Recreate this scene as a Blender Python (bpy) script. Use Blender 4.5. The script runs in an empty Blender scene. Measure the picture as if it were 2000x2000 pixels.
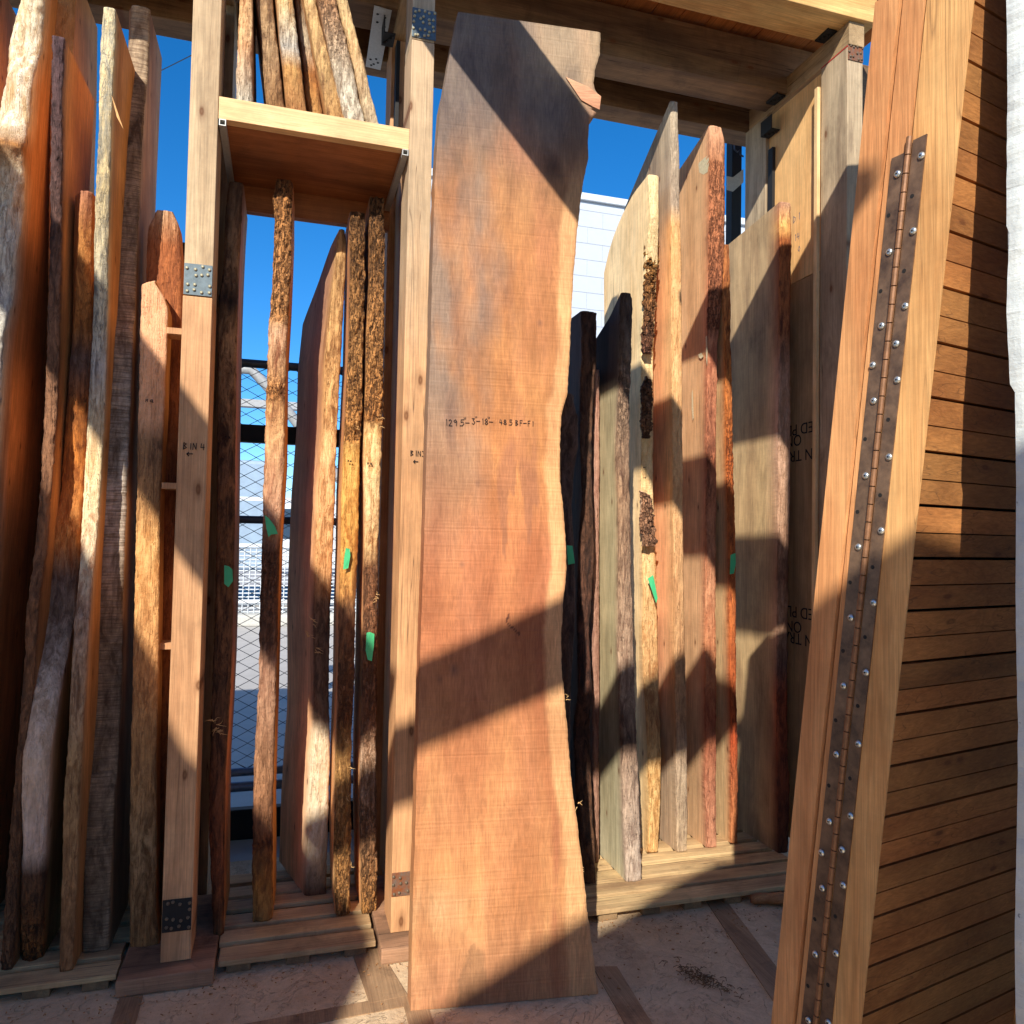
import bpy, bmesh, math, random
import numpy as np
from mathutils import Vector, Matrix, noise
random.seed(7)

# ------------------------------------------------------------------ camera, light, exposure
F_PX, YAW, PITCH, ROLL, EYE = 1491.5, .29197, .03391, .01905, 1.45
cy_, sy_, cp_, sp_ = math.cos(YAW), math.sin(YAW), math.cos(PITCH), math.sin(PITCH)
FW = np.array([sy_*cp_, cy_*cp_, sp_]); R0_ = np.array([cy_, -sy_, 0.]); U0_ = np.cross(R0_, FW)
RT = math.cos(ROLL)*R0_ + math.sin(ROLL)*U0_; UP = -math.sin(ROLL)*R0_ + math.cos(ROLL)*U0_
CAM = np.array([0., 0., EYE])
cd = bpy.data.cameras.new('camera'); cam = bpy.data.objects.new('camera', cd)
bpy.context.scene.collection.objects.link(cam)
cam.matrix_world = Matrix(((RT[0], UP[0], -FW[0], 0), (RT[1], UP[1], -FW[1], 0), (RT[2], UP[2], -FW[2], EYE), (0, 0, 0, 1)))
cd.sensor_width = 36; cd.lens = F_PX/2000*36; cd.clip_end = 500; cd.clip_start = .02
SC = bpy.context.scene; SC.camera = cam
SUN = Vector((.55, 1., -.75)).normalized()          # the way sunlight travels
elev = math.asin(-SUN.z)
w = bpy.data.worlds.new('World'); SC.world = w; w.use_nodes = True
nt = w.node_tree; bg = nt.nodes['Background']
sky = nt.nodes.new('ShaderNodeTexSky'); sky.sky_type = 'NISHITA'; sky.sun_disc = False
sky.sun_elevation = elev; sky.sun_rotation = math.atan2(-SUN.x, -SUN.y)
sky.air_density = 1.0; sky.dust_density = .1; sky.ozone_density = 6.0; sky.altitude = 1200
hs = nt.nodes.new('ShaderNodeHueSaturation'); hs.inputs['Saturation'].default_value = 1.25
nt.links.new(sky.outputs[0], hs.inputs['Color']); nt.links.new(hs.outputs[0], bg.inputs[0]); bg.inputs[1].default_value = .135
sl = bpy.data.lights.new('sun', 'SUN'); sl.energy = 5.0; sl.angle = math.radians(.5); sl.color = (1, .93, .82)
so = bpy.data.objects.new('sun', sl); SC.collection.objects.link(so)
so.rotation_euler = SUN.to_track_quat('-Z', 'Y').to_euler(); so.location = (-4, -8, 8)
SC.view_settings.view_transform = 'Standard'; SC.view_settings.look = 'None'
SC.view_settings.exposure = 0.5; SC.view_settings.gamma = 1
SC.cycles.max_bounces = 8; SC.cycles.diffuse_bounces = 5; SC.cycles.glossy_bounces = 3
COL = SC.collection

# ------------------------------------------------------------------ helpers
def ray(x, y): return (x-1000)*RT - (y-1000)*UP + F_PX*FW
def hit(x, y, ax, v):
    """photo pixel (2000 px frame) -> point on the world plane axis ax = v"""
    d = ray(x, y); return CAM + d*(v-CAM[ax])/d[ax]
def hitp(x, y, a, b):
    """photo pixel -> point on the leaning plane Y = a + b z"""
    d = ray(x, y); t = (a + b*CAM[2] - CAM[1])/(d[1]-b*d[2]); return CAM + t*d
def lin(c):
    return tuple(((v/255)/12.92 if v/255 <= .04045 else (((v/255)+.055)/1.055)**2.4) for v in c)
def tag(o, label=None, cat=None, group=None, kind=None):
    if cat and not kind: kind = 'thing'
    for k, v in (('label', label), ('category', cat), ('group', group), ('kind', kind)):
        if v: o[k] = v
    return o
def empty(name, loc, label=None, cat=None, group=None):
    o = bpy.data.objects.new(name, None); o.location = loc; COL.objects.link(o)
    o.empty_display_size = .1
    return tag(o, label, cat, group)
def mesh_obj(name, verts, faces, mats, parent=None, origin=(0, 0, 0), mi=None, attrs=None, smooth=False):
    """world-space verts; the object's origin is put at origin (or at its parent's)"""
    me = bpy.data.meshes.new(name)
    og = np.array(origin, float)
    if parent:
        og = np.zeros(3); q = parent
        while q: og += np.array(q.location); q = q.parent
    v = np.asarray(verts, float) - og
    me.from_pydata(v.tolist(), [], faces)
    if not isinstance(mats, (list, tuple)): mats = [mats]
    for m in mats: me.materials.append(m)
    if mi is not None: me.polygons.foreach_set('material_index', mi)
    if smooth: me.polygons.foreach_set('use_smooth', [True]*len(me.polygons))
    for an, data in (attrs or {}).items():
        at = me.color_attributes.new(an, 'FLOAT_COLOR', 'POINT')
        at.data.foreach_set('color', np.asarray(data, dtype=np.float32).ravel())
    me.update()
    o = bpy.data.objects.new(name, me); COL.objects.link(o)
    if parent: o.parent = parent
    else: o.location = og
    return o

class MB:
    """collects boxes, prisms and tubes in world space; build() links them as one mesh object"""
    def __init__(s): s.v = []; s.f = []
    def add(s, vs, fs):
        n = len(s.v); s.v += [tuple(map(float, p)) for p in vs]; s.f += [tuple(i+n for i in q) for q in fs]
    def hexa(s, c): # 8 corners: bottom 4 ccw, top 4
        s.add(c, [(3, 2, 1, 0), (4, 5, 6, 7), (0, 1, 5, 4), (1, 2, 6, 5), (2, 3, 7, 6), (3, 0, 4, 7)])
    def box(s, x0, x1, y0, y1, z0, z1, b=.0):
        if b <= 0:
            s.hexa([(x0, y0, z0), (x1, y0, z0), (x1, y1, z0), (x0, y1, z0), (x0, y0, z1), (x1, y0, z1), (x1, y1, z1), (x0, y1, z1)])
        else:
            bm = bmesh.new(); bmesh.ops.create_cube(bm, size=1)
            for q in bm.verts: q.co = Vector((x0+(q.co.x+.5)*(x1-x0), y0+(q.co.y+.5)*(y1-y0), z0+(q.co.z+.5)*(z1-z0)))
            bmesh.ops.bevel(bm, geom=bm.edges[:], offset=b, segments=2, affect='EDGES', profile=.6)
            bm.verts.index_update()
            s.add([q.co for q in bm.verts], [[q.index for q in f.verts] for f in bm.faces]); bm.free()
    def prism(s, poly, z0, z1):
        n = len(poly); s.add([(x, y, z0) for x, y in poly]+[(x, y, z1) for x, y in poly],
              [tuple(range(n-1, -1, -1)), tuple(range(n, 2*n))]+[(i, (i+1) % n, n+(i+1) % n, n+i) for i in range(n)])
    def tube(s, pts, r, n=8, cap=True):
        pts = [Vector(p) for p in pts]; rings = []; rs = r if isinstance(r, (list, tuple)) else [r]*len(pts)
        ref = None
        for i, p in enumerate(pts):
            d = (pts[min(i+1, len(pts)-1)]-pts[max(i-1, 0)]).normalized()
            a = ref if ref is not None and abs(ref.dot(d)) < .9 else (Vector((0, 0, 1)) if abs(d.z) < .8 else Vector((1, 0, 0)))
            x = (a - d*a.dot(d)).normalized(); y = d.cross(x); ref = x
            rings.append([p + x*math.cos(2*math.pi*k/n)*rs[i] + y*math.sin(2*math.pi*k/n)*rs[i] for k in range(n)])
        vs = [q for rg in rings for q in rg]; fs = []
        for i in range(len(pts)-1):
            for k in range(n): fs.append((i*n+k, i*n+(k+1) % n, (i+1)*n+(k+1) % n, (i+1)*n+k))
        if cap: fs += [tuple(range(n-1, -1, -1)), tuple((len(pts)-1)*n+k for k in range(n))]
        s.add(vs, fs)
    def build(s, name, mat, parent=None, origin=(0, 0, 0), smooth=False):
        return mesh_obj(name, s.v, s.f, mat, parent, origin, smooth=smooth)

# ------------------------------------------------------------------ materials
def new_mat(name):
    m = bpy.data.materials.new(name); m.use_nodes = True; t = m.node_tree
    return m, t, t.nodes['Principled BSDF']
def N(t, typ, **kw):
    n = t.nodes.new(typ)
    for k, v in kw.items():
        if hasattr(n, k): setattr(n, k, v)
        else: n.inputs[k].default_value = v
    return n
def mapping(t, scale, rot=(0, 0, 0), loc=(0, 0, 0), src=None):
    if src is None: src = N(t, 'ShaderNodeTexCoord').outputs['Object']
    m = N(t, 'ShaderNodeMapping'); t.links.new(src, m.inputs[0])
    m.inputs['Scale'].default_value = scale; m.inputs['Rotation'].default_value = rot; m.inputs['Location'].default_value = loc
    return m.outputs[0]
def noise_n(t, vec, scale=1, detail=6, rough=.6, dist=0):
    n = N(t, 'ShaderNodeTexNoise'); n.inputs['Scale'].default_value = scale; n.inputs['Detail'].default_value = detail
    n.inputs['Roughness'].default_value = rough; n.inputs['Distortion'].default_value = dist
    t.links.new(vec, n.inputs['Vector']); return n.outputs['Fac']
def ramp(t, fac, stops):
    r = N(t, 'ShaderNodeValToRGB'); e = r.color_ramp.elements
    while len(e) < len(stops): e.new(.5)
    for i, (p, c) in enumerate(stops):
        e[i].position = p; e[i].color = (c, c, c, 1) if isinstance(c, (int, float)) else (*c, 1)
    t.links.new(fac, r.inputs[0]); return r.outputs[0]
def mixc(t, fac, a, b, mode='MIX'):
    n = N(t, 'ShaderNodeMix', data_type='RGBA', blend_type=mode)
    for s_, v in ((n.inputs['Factor'], fac), (n.inputs['A'], a), (n.inputs['B'], b)):
        s_ = s_ if s_ in list(n.inputs) else s_
        pass
    fi, ai, bi = n.inputs[0], n.inputs[6], n.inputs[7]
    for s_, v in ((fi, fac), (ai, a), (bi, b)):
        if isinstance(v, bpy.types.NodeSocket): t.links.new(v, s_)
        elif isinstance(v, (int, float)): s_.default_value = v
        else: s_.default_value = (*v, 1) if len(v) == 3 else v
    return n.outputs[2]
def mathn(t, op, a, b=None, c=None):
    n = N(t, 'ShaderNodeMath', operation=op)
    for i, v in enumerate((a, b, c)):
        if v is None: continue
        if isinstance(v, bpy.types.NodeSocket): t.links.new(v, n.inputs[i])
        else: n.inputs[i].default_value = v
    return n.outputs[0]
def bump(t, h, strength, dist, prev=None):
    b = N(t, 'ShaderNodeBump'); b.inputs['Strength'].default_value = strength; b.inputs['Distance'].default_value = dist
    t.links.new(h, b.inputs['Height'])
    if prev: t.links.new(prev, b.inputs['Normal'])
    return b.outputs[0]

def wood_mat(name, ca=None, cb=None, axis='Z', grain=1., saw=.35, knots=0., rough=.75, stain=.0, seed=0., flat='Y', checks=0., zmix=None, ring=.085, streak=1.6):
    """sawn timber; grain runs along axis. Colours from attributes ca / cb unless given."""
    m, t, bs = new_mat(name)
    def st(ax, hi, lo): return {'X': (lo, hi, hi), 'Y': (hi, lo, hi), 'Z': (hi, hi, lo)}[ax]
    L = (seed*3.1, seed*1.7, seed*2.3)
    if ca is None:
        A = N(t, 'ShaderNodeAttribute', attribute_name='ca').outputs['Color']; B = N(t, 'ShaderNodeAttribute', attribute_name='cb').outputs['Color']
    else: A, B = lin(ca), lin(cb)
    v1 = mapping(t, st(axis, 9, streak), loc=L)
    mask = ramp(t, noise_n(t, v1, 1, 5, .6, .6), [(.38, 0), (.66, 1)])
    col = mixc(t, mask, A, B)
    if zmix:
        zs_ = N(t, 'ShaderNodeSeparateXYZ'); t.links.new(mapping(t, (1, 1, 1)), zs_.inputs[0])
        zf = N(t, 'ShaderNodeMapRange'); zf.inputs['From Min'].default_value = zmix[0]; zf.inputs['From Max'].default_value = zmix[1]
        t.links.new(mathn(t, 'ADD', zs_.outputs['Z'], mathn(t, 'MULTIPLY', mathn(t, 'SUBTRACT', mask, .5), .3)), zf.inputs['Value'])
        col = mixc(t, zf.outputs[0], col, lin(zmix[2]))
    # rings seen on the face: distorted long bands
    vg = mapping(t, st(axis, 30, .9), loc=L)
    rg = noise_n(t, vg, 1, 3, .5, 1.6)
    rings = N(t, 'ShaderNodeMath', operation='SINE'); t.links.new(mathn(t, 'MULTIPLY', rg, 46.), rings.inputs[0])
    rr = mathn(t, 'MULTIPLY_ADD', rings.outputs[0], ring, 1.)
    fine = noise_n(t, mapping(t, st(axis, 210, 5), loc=L), 1, 4, .65)
    fr = mathn(t, 'MULTIPLY_ADD', fine, .8*grain, 1.-.4*grain)
    k = mathn(t, 'MULTIPLY', rr, fr)
    sv = {'X': (340, 14, 14), 'Y': (14, 340, 14), 'Z': (14, 14, 340)}[axis]
    sn = noise_n(t, mapping(t, sv, rot=(0.02, .03, 0), loc=L), 1, 3, .6)
    k = mathn(t, 'MULTIPLY', k, mathn(t, 'MULTIPLY_ADD', sn, .34*saw, 1.-.17*saw))
    blot = noise_n(t, mapping(t, (5, 5, 5), loc=L), 1, 6, .7)
    k = mathn(t, 'MULTIPLY', k, mathn(t, 'MULTIPLY_ADD', blot, .8, .6))
    cc = N(t, 'ShaderNodeCombineColor')
    for i in range(3): t.links.new(k, cc.inputs[i])
    col = mixc(t, 1., col, cc.outputs[0], 'MULTIPLY')
    if checks > 0:
        cn = noise_n(t, mapping(t, st(axis, 26, .55), loc=(L[0]+7, L[1], 0)), 1, 2, .5, .3)
        ln = ramp(t, mathn(t, 'ABSOLUTE', mathn(t, 'SUBTRACT', cn, .5)), [(.0, 1), (.007, 0)])
        gate = ramp(t, noise_n(t, mapping(t, st(axis, 5, 1.4), loc=(L[0], 3, 0)), 1, 2, .5), [(.5, 0), (.56, 1)])
        col = mixc(t, mathn(t, 'MULTIPLY', mathn(t, 'MULTIPLY', ln, gate), checks), col, lin((60, 40, 28)))
    if knots > 0:
        vo = N(t, 'ShaderNodeTexVoronoi', feature='F1', voronoi_dimensions='2D'); vo.inputs['Scale'].default_value = 1
        sp_ = N(t, 'ShaderNodeSeparateXYZ'); t.links.new(mapping(t, st(axis, 5.5, 2.4), loc=L), sp_.inputs[0])
        cb_ = N(t, 'ShaderNodeCombineXYZ'); oth = [q for q in 'XYZ' if q != flat]
        t.links.new(sp_.outputs[oth[0]], cb_.inputs[0]); t.links.new(sp_.outputs[oth[1]], cb_.inputs[1]); t.links.new(cb_.outputs[0], vo.inputs['Vector'])
        dk = mathn(t, 'ADD', vo.outputs['Distance'], mathn(t, 'MULTIPLY', fine, .03))
        kn = ramp(t, dk, [(.0, .6), (.035*knots+.012, .9), (.055*knots+.02, .3), (.13*knots+.02, .0)])
        col = mixc(t, kn, col, lin((104, 62, 34)))
    if stain > 0:
        sm = ramp(t, noise_n(t, mapping(t, (7, 7, 2.5), loc=(L[0]+4, 0, 0)), 1, 7, .72, .4), [(.52, 0), (.72, 1)])
        col = mixc(t, mathn(t, 'MULTIPLY', sm, stain), col, lin((58, 46, 38)))
    t.links.new(col, bs.inputs['Base Color'])
    bs.inputs['Roughness'].default_value = rough; bs.inputs['Specular IOR Level'].default_value = .28
    h = mathn(t, 'ADD', mathn(t, 'MULTIPLY', fine, .6*grain), mathn(t, 'MULTIPLY', sn, .6*saw))
    nrm = bump(t, h, .55, .003)
    t.links.new(nrm, bs.inputs['Normal'])
    return m

def edge_mat(name, style):
    """front edge of a slab: colours from ca (high) and cb (hollow) with attribute ck (crack mask)"""
    m, t, bs = new_mat(name)
    A = N(t, 'ShaderNodeAttribute', attribute_name='ca').outputs['Color']; B = N(t, 'ShaderNodeAttribute', attribute_name='cb').outputs['Color']
    K = N(t, 'ShaderNodeAttribute', attribute_name='ck').outputs['Fac']
    if style in ('bark', 'wane'):
        BK = N(t, 'ShaderNodeAttribute', attribute_name='bk').outputs['Fac']
        # bark: long furrows broken by cross cracks
        n1 = noise_n(t, mapping(t, (62, 62, 8)), 1, 4, .6, 1.6); n2 = noise_n(t, mapping(t, (30, 30, 38), loc=(5, 0, 0)), 1, 3, .6, 1.0)
        r1 = ramp(t, mathn(t, 'ABSOLUTE', mathn(t, 'SUBTRACT', n1, .5)), [(.0, 0), (.045, 1)])
        r2 = ramp(t, mathn(t, 'ABSOLUTE', mathn(t, 'SUBTRACT', n2, .5)), [(.0, .45), (.02, 1)])
        pl = mathn(t, 'MULTIPLY', r1, r2)
        fn = noise_n(t, mapping(t, (150, 150, 26)), 1, 6, .7, .6); lo = noise_n(t, mapping(t, (16, 16, 5), loc=(2, 0, 0)), 1, 4, .6)
        fb = mathn(t, 'MULTIPLY', mathn(t, 'MULTIPLY', pl, K), mathn(t, 'MULTIPLY', mathn(t, 'MULTIPLY_ADD', fn, .8, .65), mathn(t, 'MULTIPLY_ADD', lo, 1.2, .45)))
        hbk = mathn(t, 'ADD', mathn(t, 'MULTIPLY', pl, .9), mathn(t, 'MULTIPLY', fn, .5))
        # peeled sapwood: fibrous, with fine checks
        fw = noise_n(t, mapping(t, (170, 170, 9)), 1, 7, .72, 1.0)
        bl = ramp(t, noise_n(t, mapping(t, (34, 34, 7)), 1, 6, .72, .8), [(.38, 0), (.56, 1)])
        ck = ramp(t, mathn(t, 'ABSOLUTE', mathn(t, 'SUBTRACT', noise_n(t, mapping(t, (55, 55, 3.2), loc=(0, 4, 0)), 1, 3, .6, .7), .5)), [(.0, .1), (.012, 1)])
        wr = noise_n(t, mapping(t, (40, 40, 130), rot=(0, .2, 0)), 1, 3, .6, .5)
        fwv = mathn(t, 'MULTIPLY', mathn(t, 'MULTIPLY', mathn(t, 'MULTIPLY', bl, K), ck), mathn(t, 'MULTIPLY_ADD', fw, 1.2, .4))
        hw = mathn(t, 'ADD', mathn(t, 'ADD', mathn(t, 'MULTIPLY', fw, .9), mathn(t, 'MULTIPLY', ck, .35)), mathn(t, 'MULTIPLY', wr, .3))
        def lerp(x, y): return mathn(t, 'ADD', mathn(t, 'MULTIPLY', y, BK), mathn(t, 'MULTIPLY', x, mathn(t, 'SUBTRACT', 1., BK)))
        A = mixc(t, BK, A, mixc(t, 1., A, (.84, .72, .64), 'MULTIPLY'))
        f = lerp(fwv, fb); hb = lerp(hw, hbk); bs_, bd = 1., .008
    else: # 'saw': coarse horizontal saw marks on an edge
        fn = noise_n(t, mapping(t, (9, 9, 190), rot=(0, .06, 0)), 1, 4, .7, .4)
        bl = ramp(t, noise_n(t, mapping(t, (26, 26, 7)), 1, 5, .7, .5), [(.34, 0), (.62, 1)])
        f = mathn(t, 'MULTIPLY', bl, mathn(t, 'MULTIPLY_ADD', ramp(t, fn, [(.38, 0), (.56, 1)]), .75, .25))
        hb = fn; bs_, bd = .9, .006
    col = mixc(t, f, B, A)
    g = noise_n(t, mapping(t, (90, 90, 60)), 1, 6, .75)
    gg = mathn(t, 'MULTIPLY_ADD', g, .8, .6)
    cc = N(t, 'ShaderNodeCombineColor'); [t.links.new(gg, cc.inputs[i]) for i in range(3)]
    col = mixc(t, 1., col, cc.outputs[0], 'MULTIPLY')
    t.links.new(col, bs.inputs['Base Color']); bs.inputs['Roughness'].default_value = .8
    bs.inputs['Specular IOR Level'].default_value = .25
    t.links.new(bump(t, hb, bs_, bd), bs.inputs['Normal'])
    return m

FACE = wood_mat('sawn_face', saw=.5, knots=.5, flat='X', checks=.5, grain=1.5)
FACE2 = wood_mat('sawn_face_crisp', saw=.6, seed=2, grain=.9, ring=.08, streak=2.4)
EDGE = {k: edge_mat('edge_'+k, k) for k in ('bark', 'wane', 'saw')}
def plain(name, c, rough=.6, metal=0., nscale=40, var=.25, bmp=.0, c2=None):
    m, t, bs = new_mat(name)
    n = noise_n(t, mapping(t, (nscale,)*3), 1, 6, .7)
    col = mixc(t, ramp(t, n, [(.35, 0), (.68, 1)]), lin(c2) if c2 else tuple(v*(1-var) for v in lin(c)), lin(c))
    t.links.new(col, bs.inputs['Base Color']); bs.inputs['Roughness'].default_value = rough; bs.inputs['Metallic'].default_value = metal
    if bmp: t.links.new(bump(t, n, .6, bmp), bs.inputs['Normal'])
    return m
POSTW = wood_mat('post_timber', (200, 174, 138), (168, 142, 110), knots=.8, stain=.35, saw=.3, seed=1, checks=.8)
POSTL = wood_mat('post_timber_lower', (206, 158, 114), (172, 126, 88), knots=.9, stain=.3, saw=.3, seed=4, checks=.8)
POST3 = wood_mat('post_timber_weathering', (212, 160, 112), (182, 134, 92), knots=.9, stain=.3, saw=.3, seed=12, checks=.8, zmix=(1.7, 2.5, (186, 160, 128)))
POSTG = wood_mat('post_timber_grey', (190, 172, 142), (150, 132, 108), knots=.9, stain=.5, seed=7, checks=.8)
POST5 = wood_mat('post_timber_right', (186, 166, 136), (146, 126, 102), knots=.8, stain=.5, seed=27, flat='X', checks=.8)
BEAMX = wood_mat('beam_timber', (176, 128, 74), (138, 98, 56), axis='X', knots=.9, stain=.35, seed=3, checks=.8)
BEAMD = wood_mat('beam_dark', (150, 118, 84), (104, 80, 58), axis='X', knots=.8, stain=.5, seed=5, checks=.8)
BEAMY = wood_mat('beam_cross', (186, 158, 118), (142, 116, 82), axis='Y', knots=.9, stain=.4, seed=6, checks=.8)
DECK = wood_mat('deck_boards', (205, 128, 66), (170, 100, 50), axis='Y', seed=8)
FIRX = wood_mat('shelf_nosing', (234, 196, 146), (218, 176, 126), axis='X', seed=9, saw=.1)
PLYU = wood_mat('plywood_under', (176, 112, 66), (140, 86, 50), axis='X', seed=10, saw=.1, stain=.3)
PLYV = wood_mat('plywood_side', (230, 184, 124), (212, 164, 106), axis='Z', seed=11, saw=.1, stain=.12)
PLYD = wood_mat('plywood_side_shaded', (196, 152, 104), (160, 120, 80), axis='Z', seed=12, saw=.1)  # darker copy of the plywood; the dividers' shade is put into the colour
CEDAR = wood_mat('cedar', (216, 170, 112), (192, 138, 84), seed=13, saw=.2, checks=.4)
CEDARR = wood_mat('cedar_red', (210, 154, 102), (184, 124, 78), seed=14, saw=.2, checks=.5)
SLATW = wood_mat('cedar_slats', axis='X', seed=15, saw=.1, checks=.5, knots=.5, flat='Y')
PALW = wood_mat('pallet_wood', (205, 174, 126), (160, 128, 92), axis='X', seed=16, stain=.4, saw=.3, checks=.8)
PALY = wood_mat('pallet_wood_cross', (150, 122, 88), (112, 90, 66), axis='Y', seed=17, stain=.5)
STRIP = wood_mat('redwood_strip', (168, 136, 102), (140, 110, 82), axis='Y', seed=18, stain=.6)
BLOCK = wood_mat('footing_timber', (166, 126, 96), (124, 96, 74), axis='X', seed=19, stain=.7, knots=.6, checks=.8)
STEELP = plain('zinc_plate', (104, 116, 120), .45, .6, 60, .35)
STEELL = plain('galvanised', (196, 196, 190), .5, .4, 90, .2)
STEELD = plain('weathered_steel', (136, 108, 84), .4, .3, 22, .5, c2=(80, 62, 50))
RUSTP = plain('rusty_plate', (120, 110, 98), .6, .4, 50, .4, c2=(150, 80, 34))
BLACK = plain('black_steel', (24, 23, 22), .7, 0.)
BRASS = plain('hinge_barrel', (150, 108, 76), .55, .3, 60, .4)
ZINC = plain('zinc_screw', (214, 224, 226), .28, .85, 60, .1)
INK = plain('marker_ink', (34, 26, 26), .9)
INKG = plain('pencil_ink', (96, 100, 120), .9)
REDP = plain('red_marker', (190, 60, 50), .8)
TAPE = plain('green_tape', (70, 190, 125), .6, 0, 20, .15)
DARKW = wood_mat('gap_dark_timber', (60, 48, 40), (42, 34, 28), seed=20)  # near-black brown; gives the left-bin gaps their shade

# ------------------------------------------------------------------ slabs standing on end
def interp(stops, z):
    """stops [(z, value-tuple)] ascending"""
    if z <= stops[0][0]: return stops[0][1]
    for (a, va), (b, vb) in zip(stops, stops[1:]):
        if z <= b:
            f = (z-a)/max(b-a, 1e-9); return tuple(p+(q-p)*f for p, q in zip(va, vb))
    return stops[-1][1]

def slab(name, label, cat, group, rows, foot, lean, depth, style, edge, face, drop=0., cut=0., zb=.05, bulge=.006,
         amp=.004, ang=0., seed=0, step=.006, back=.02, facemat=None, topprof=None, soft=.0, wob=.002, nofit=False):
    """rows: [(x_left, x_right, y)] photo pixels of the front edge from the top down; foot: depth Y at z=0;
    lean: change of Y per metre up; depth: width of the board; edge/face: colour stops [(y_px, high, hollow)]"""
    a, b = foot, lean
    LP = np.array([hitp(r[0], r[2], a, b) for r in rows][::-1]); RP = np.array([hitp(r[1], r[2], a, b) for r in rows][::-1])
    vis = RP if LP[:, 0].mean() < 0 else LP
    ratio = abs(vis[:, 0].mean()/a)
    q_, p_ = np.polyfit(vis[:, 2], vis[:, 0], 1)
    if ratio > .12 and len(rows) > 3 and not nofit:
        for k, r in enumerate(rows[::-1]):
            d = ray(r[1] if vis is RP else r[0], r[2]); t_ = (p_+q_*CAM[2])/(d[0]-q_*d[2]); Q = CAM+t_*d
            dy = Q[1]-(a+b*Q[2]); m_ = .10
            if abs(dy) > m_: dy = m_*(1 if dy > 0 else -1)*(1+.3*math.tanh(abs(dy)/m_-1))
            LP[k] = hitp(rows[::-1][k][0], r[2], a+dy, b); RP[k] = hitp(rows[::-1][k][1], r[2], a+dy, b)
    zl = [(p[2]+q[2])/2 for p, q in zip(LP, RP)]
    for k in range(1, len(zl)): zl[k] = max(zl[k], zl[k-1]+.002)
    xl = [(z, (p[0],)) for z, p in zip(zl, LP)]; xr = [(z, (q[0],)) for z, q in zip(zl, RP)]
    yf_ = [(z, ((p[1]+q[1])/2-(a+b*(p[2]+q[2])/2),)) for z, p, q in zip(zl, LP, RP)]
    thk = float(np.median(RP[:, 0]-LP[:, 0]))
    ztop = zl[-1]
    xm = (rows[0][0]+rows[0][1])/2
    cs = sorted([(hitp(r_x, s_[0], a, b)[2], lin(s_[1])+lin(s_[2])) for s_ in edge for r_x in [xm]])
    fs = sorted([(hitp(xm, s_[0], a, b)[2], lin(s_[1])+lin(s_[2])) for s_ in face])
    nz = max(12, int((ztop-zb)/step)); nf = 12 if amp > 0.0015 else 8; ks = 9
    x0 = interp(xl, zb)[0]; og = (x0, a, 0)
    per = [('F', j/nf, 0.) for j in range(nf+1)] + [('R', 1., k/ks) for k in range(1, ks+1)] + \
          [('B', 1-j/3, 1.) for j in range(1, 4)] + [('L', 0., 1-k/ks) for k in range(1, ks)]
    n = len(per); V = []; CA = []; CB = []; CK = []; BKA = []; sd = seed*7.31
    tp = topprof or [(0, 0.), (1, drop)]
    for i in range(nz+1):
        t_ = i/nz
        for (sdn, u, v) in per:
            dz = interp([(q[0], (q[1],)) for q in tp], v)[0]
            zt = ztop - dz + cut*(.5-u)
            z = zb + t_*(zt-zb)
            X0 = interp(xl, z)[0]; X1 = interp(xr, z)[0]
            wk = wob*(2.2 if style == 'bark' else 1.4)
            wl = wk*.6*noise.noise(Vector((sd+u*9, 1.3, z*9))) + wk*.7*noise.noise(Vector((sd+u*9, 5.3, z*34))) + wk*.5*noise.noise(Vector((sd+u*9, 8.3, z*95)))
            if sdn != 'F': wl *= max(0, 1-v*depth/.03)
            dyf = interp(yf_, z)[0]
            x = X0+wl + (X1-X0)*u; y = a + b*z + dyf*(1-v) + v*(depth + back*noise.noise(Vector((sd, 9, z*2.2))))
            if v > 0:
                g_ = min(1., v*depth/.05); xv = p_+q_*z
                xs = (xv if vis is RP else xv+thk) if u > .5 else (xv if vis is LP else xv-thk)
                if ratio > .12 and not nofit: x = x*(1-g_)+xs*g_
            x += v*depth*math.tan(ang)
            ck = 1.; bk = 0.
            if sdn == 'F':
                w_ = math.sin(math.pi*min(max(u, 0), 1))
                y -= bulge*(w_**.6) - bulge*.2
                if amp > 0:
                    P = Vector((x*1., sd, z*1.))
                    fb = noise.fractal(Vector((x*60, sd, z*22)), 1., 2.1, 4)
                    if style != 'saw':
                        cz = interp(cs, z); ra = (cz[3]+cz[4]+cz[5])/max(.001, cz[0]+cz[1]+cz[2])
                        bk = max(0., min(1., (.30-ra)/.10)) if style == 'bark' else max(0., min(1., (.16-ra)/.06))
                        ds, _p = noise.voronoi(Vector((x*70+fb*.9, sd, z*15+fb*.9)))
                        k1 = min(1., max(0., (ds[1]-ds[0])*4.2-.12))
                        y -= bk*(amp*(k1*1.5 + .8*fb + .9*noise.noise(Vector((x*20, sd+3, z*16)))) - amp*.4)
                        y -= (1-bk)*amp*(.8*fb + .8*noise.noise(Vector((x*25, sd, z*7))) + .35*noise.noise(Vector((x*140, sd, z*9))))
                        ck = bk*min(1., max(.0, k1*.6+.4+.35*fb)) + (1-bk)*min(1., max(0., .9+.6*fb))
                    else:
                        y -= amp*(.8*noise.noise(Vector((x*8, sd, z*120))) + .5*fb)
                        ck = .9
                    if u in (0., 1.): y += amp*.5
            V.append((x, y, z))
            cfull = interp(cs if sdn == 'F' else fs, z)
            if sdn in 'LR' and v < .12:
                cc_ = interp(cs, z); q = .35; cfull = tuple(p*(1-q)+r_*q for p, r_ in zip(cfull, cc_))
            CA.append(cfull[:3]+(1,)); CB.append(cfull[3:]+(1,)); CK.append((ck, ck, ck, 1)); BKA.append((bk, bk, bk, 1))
    F = []; MI = []
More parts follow.
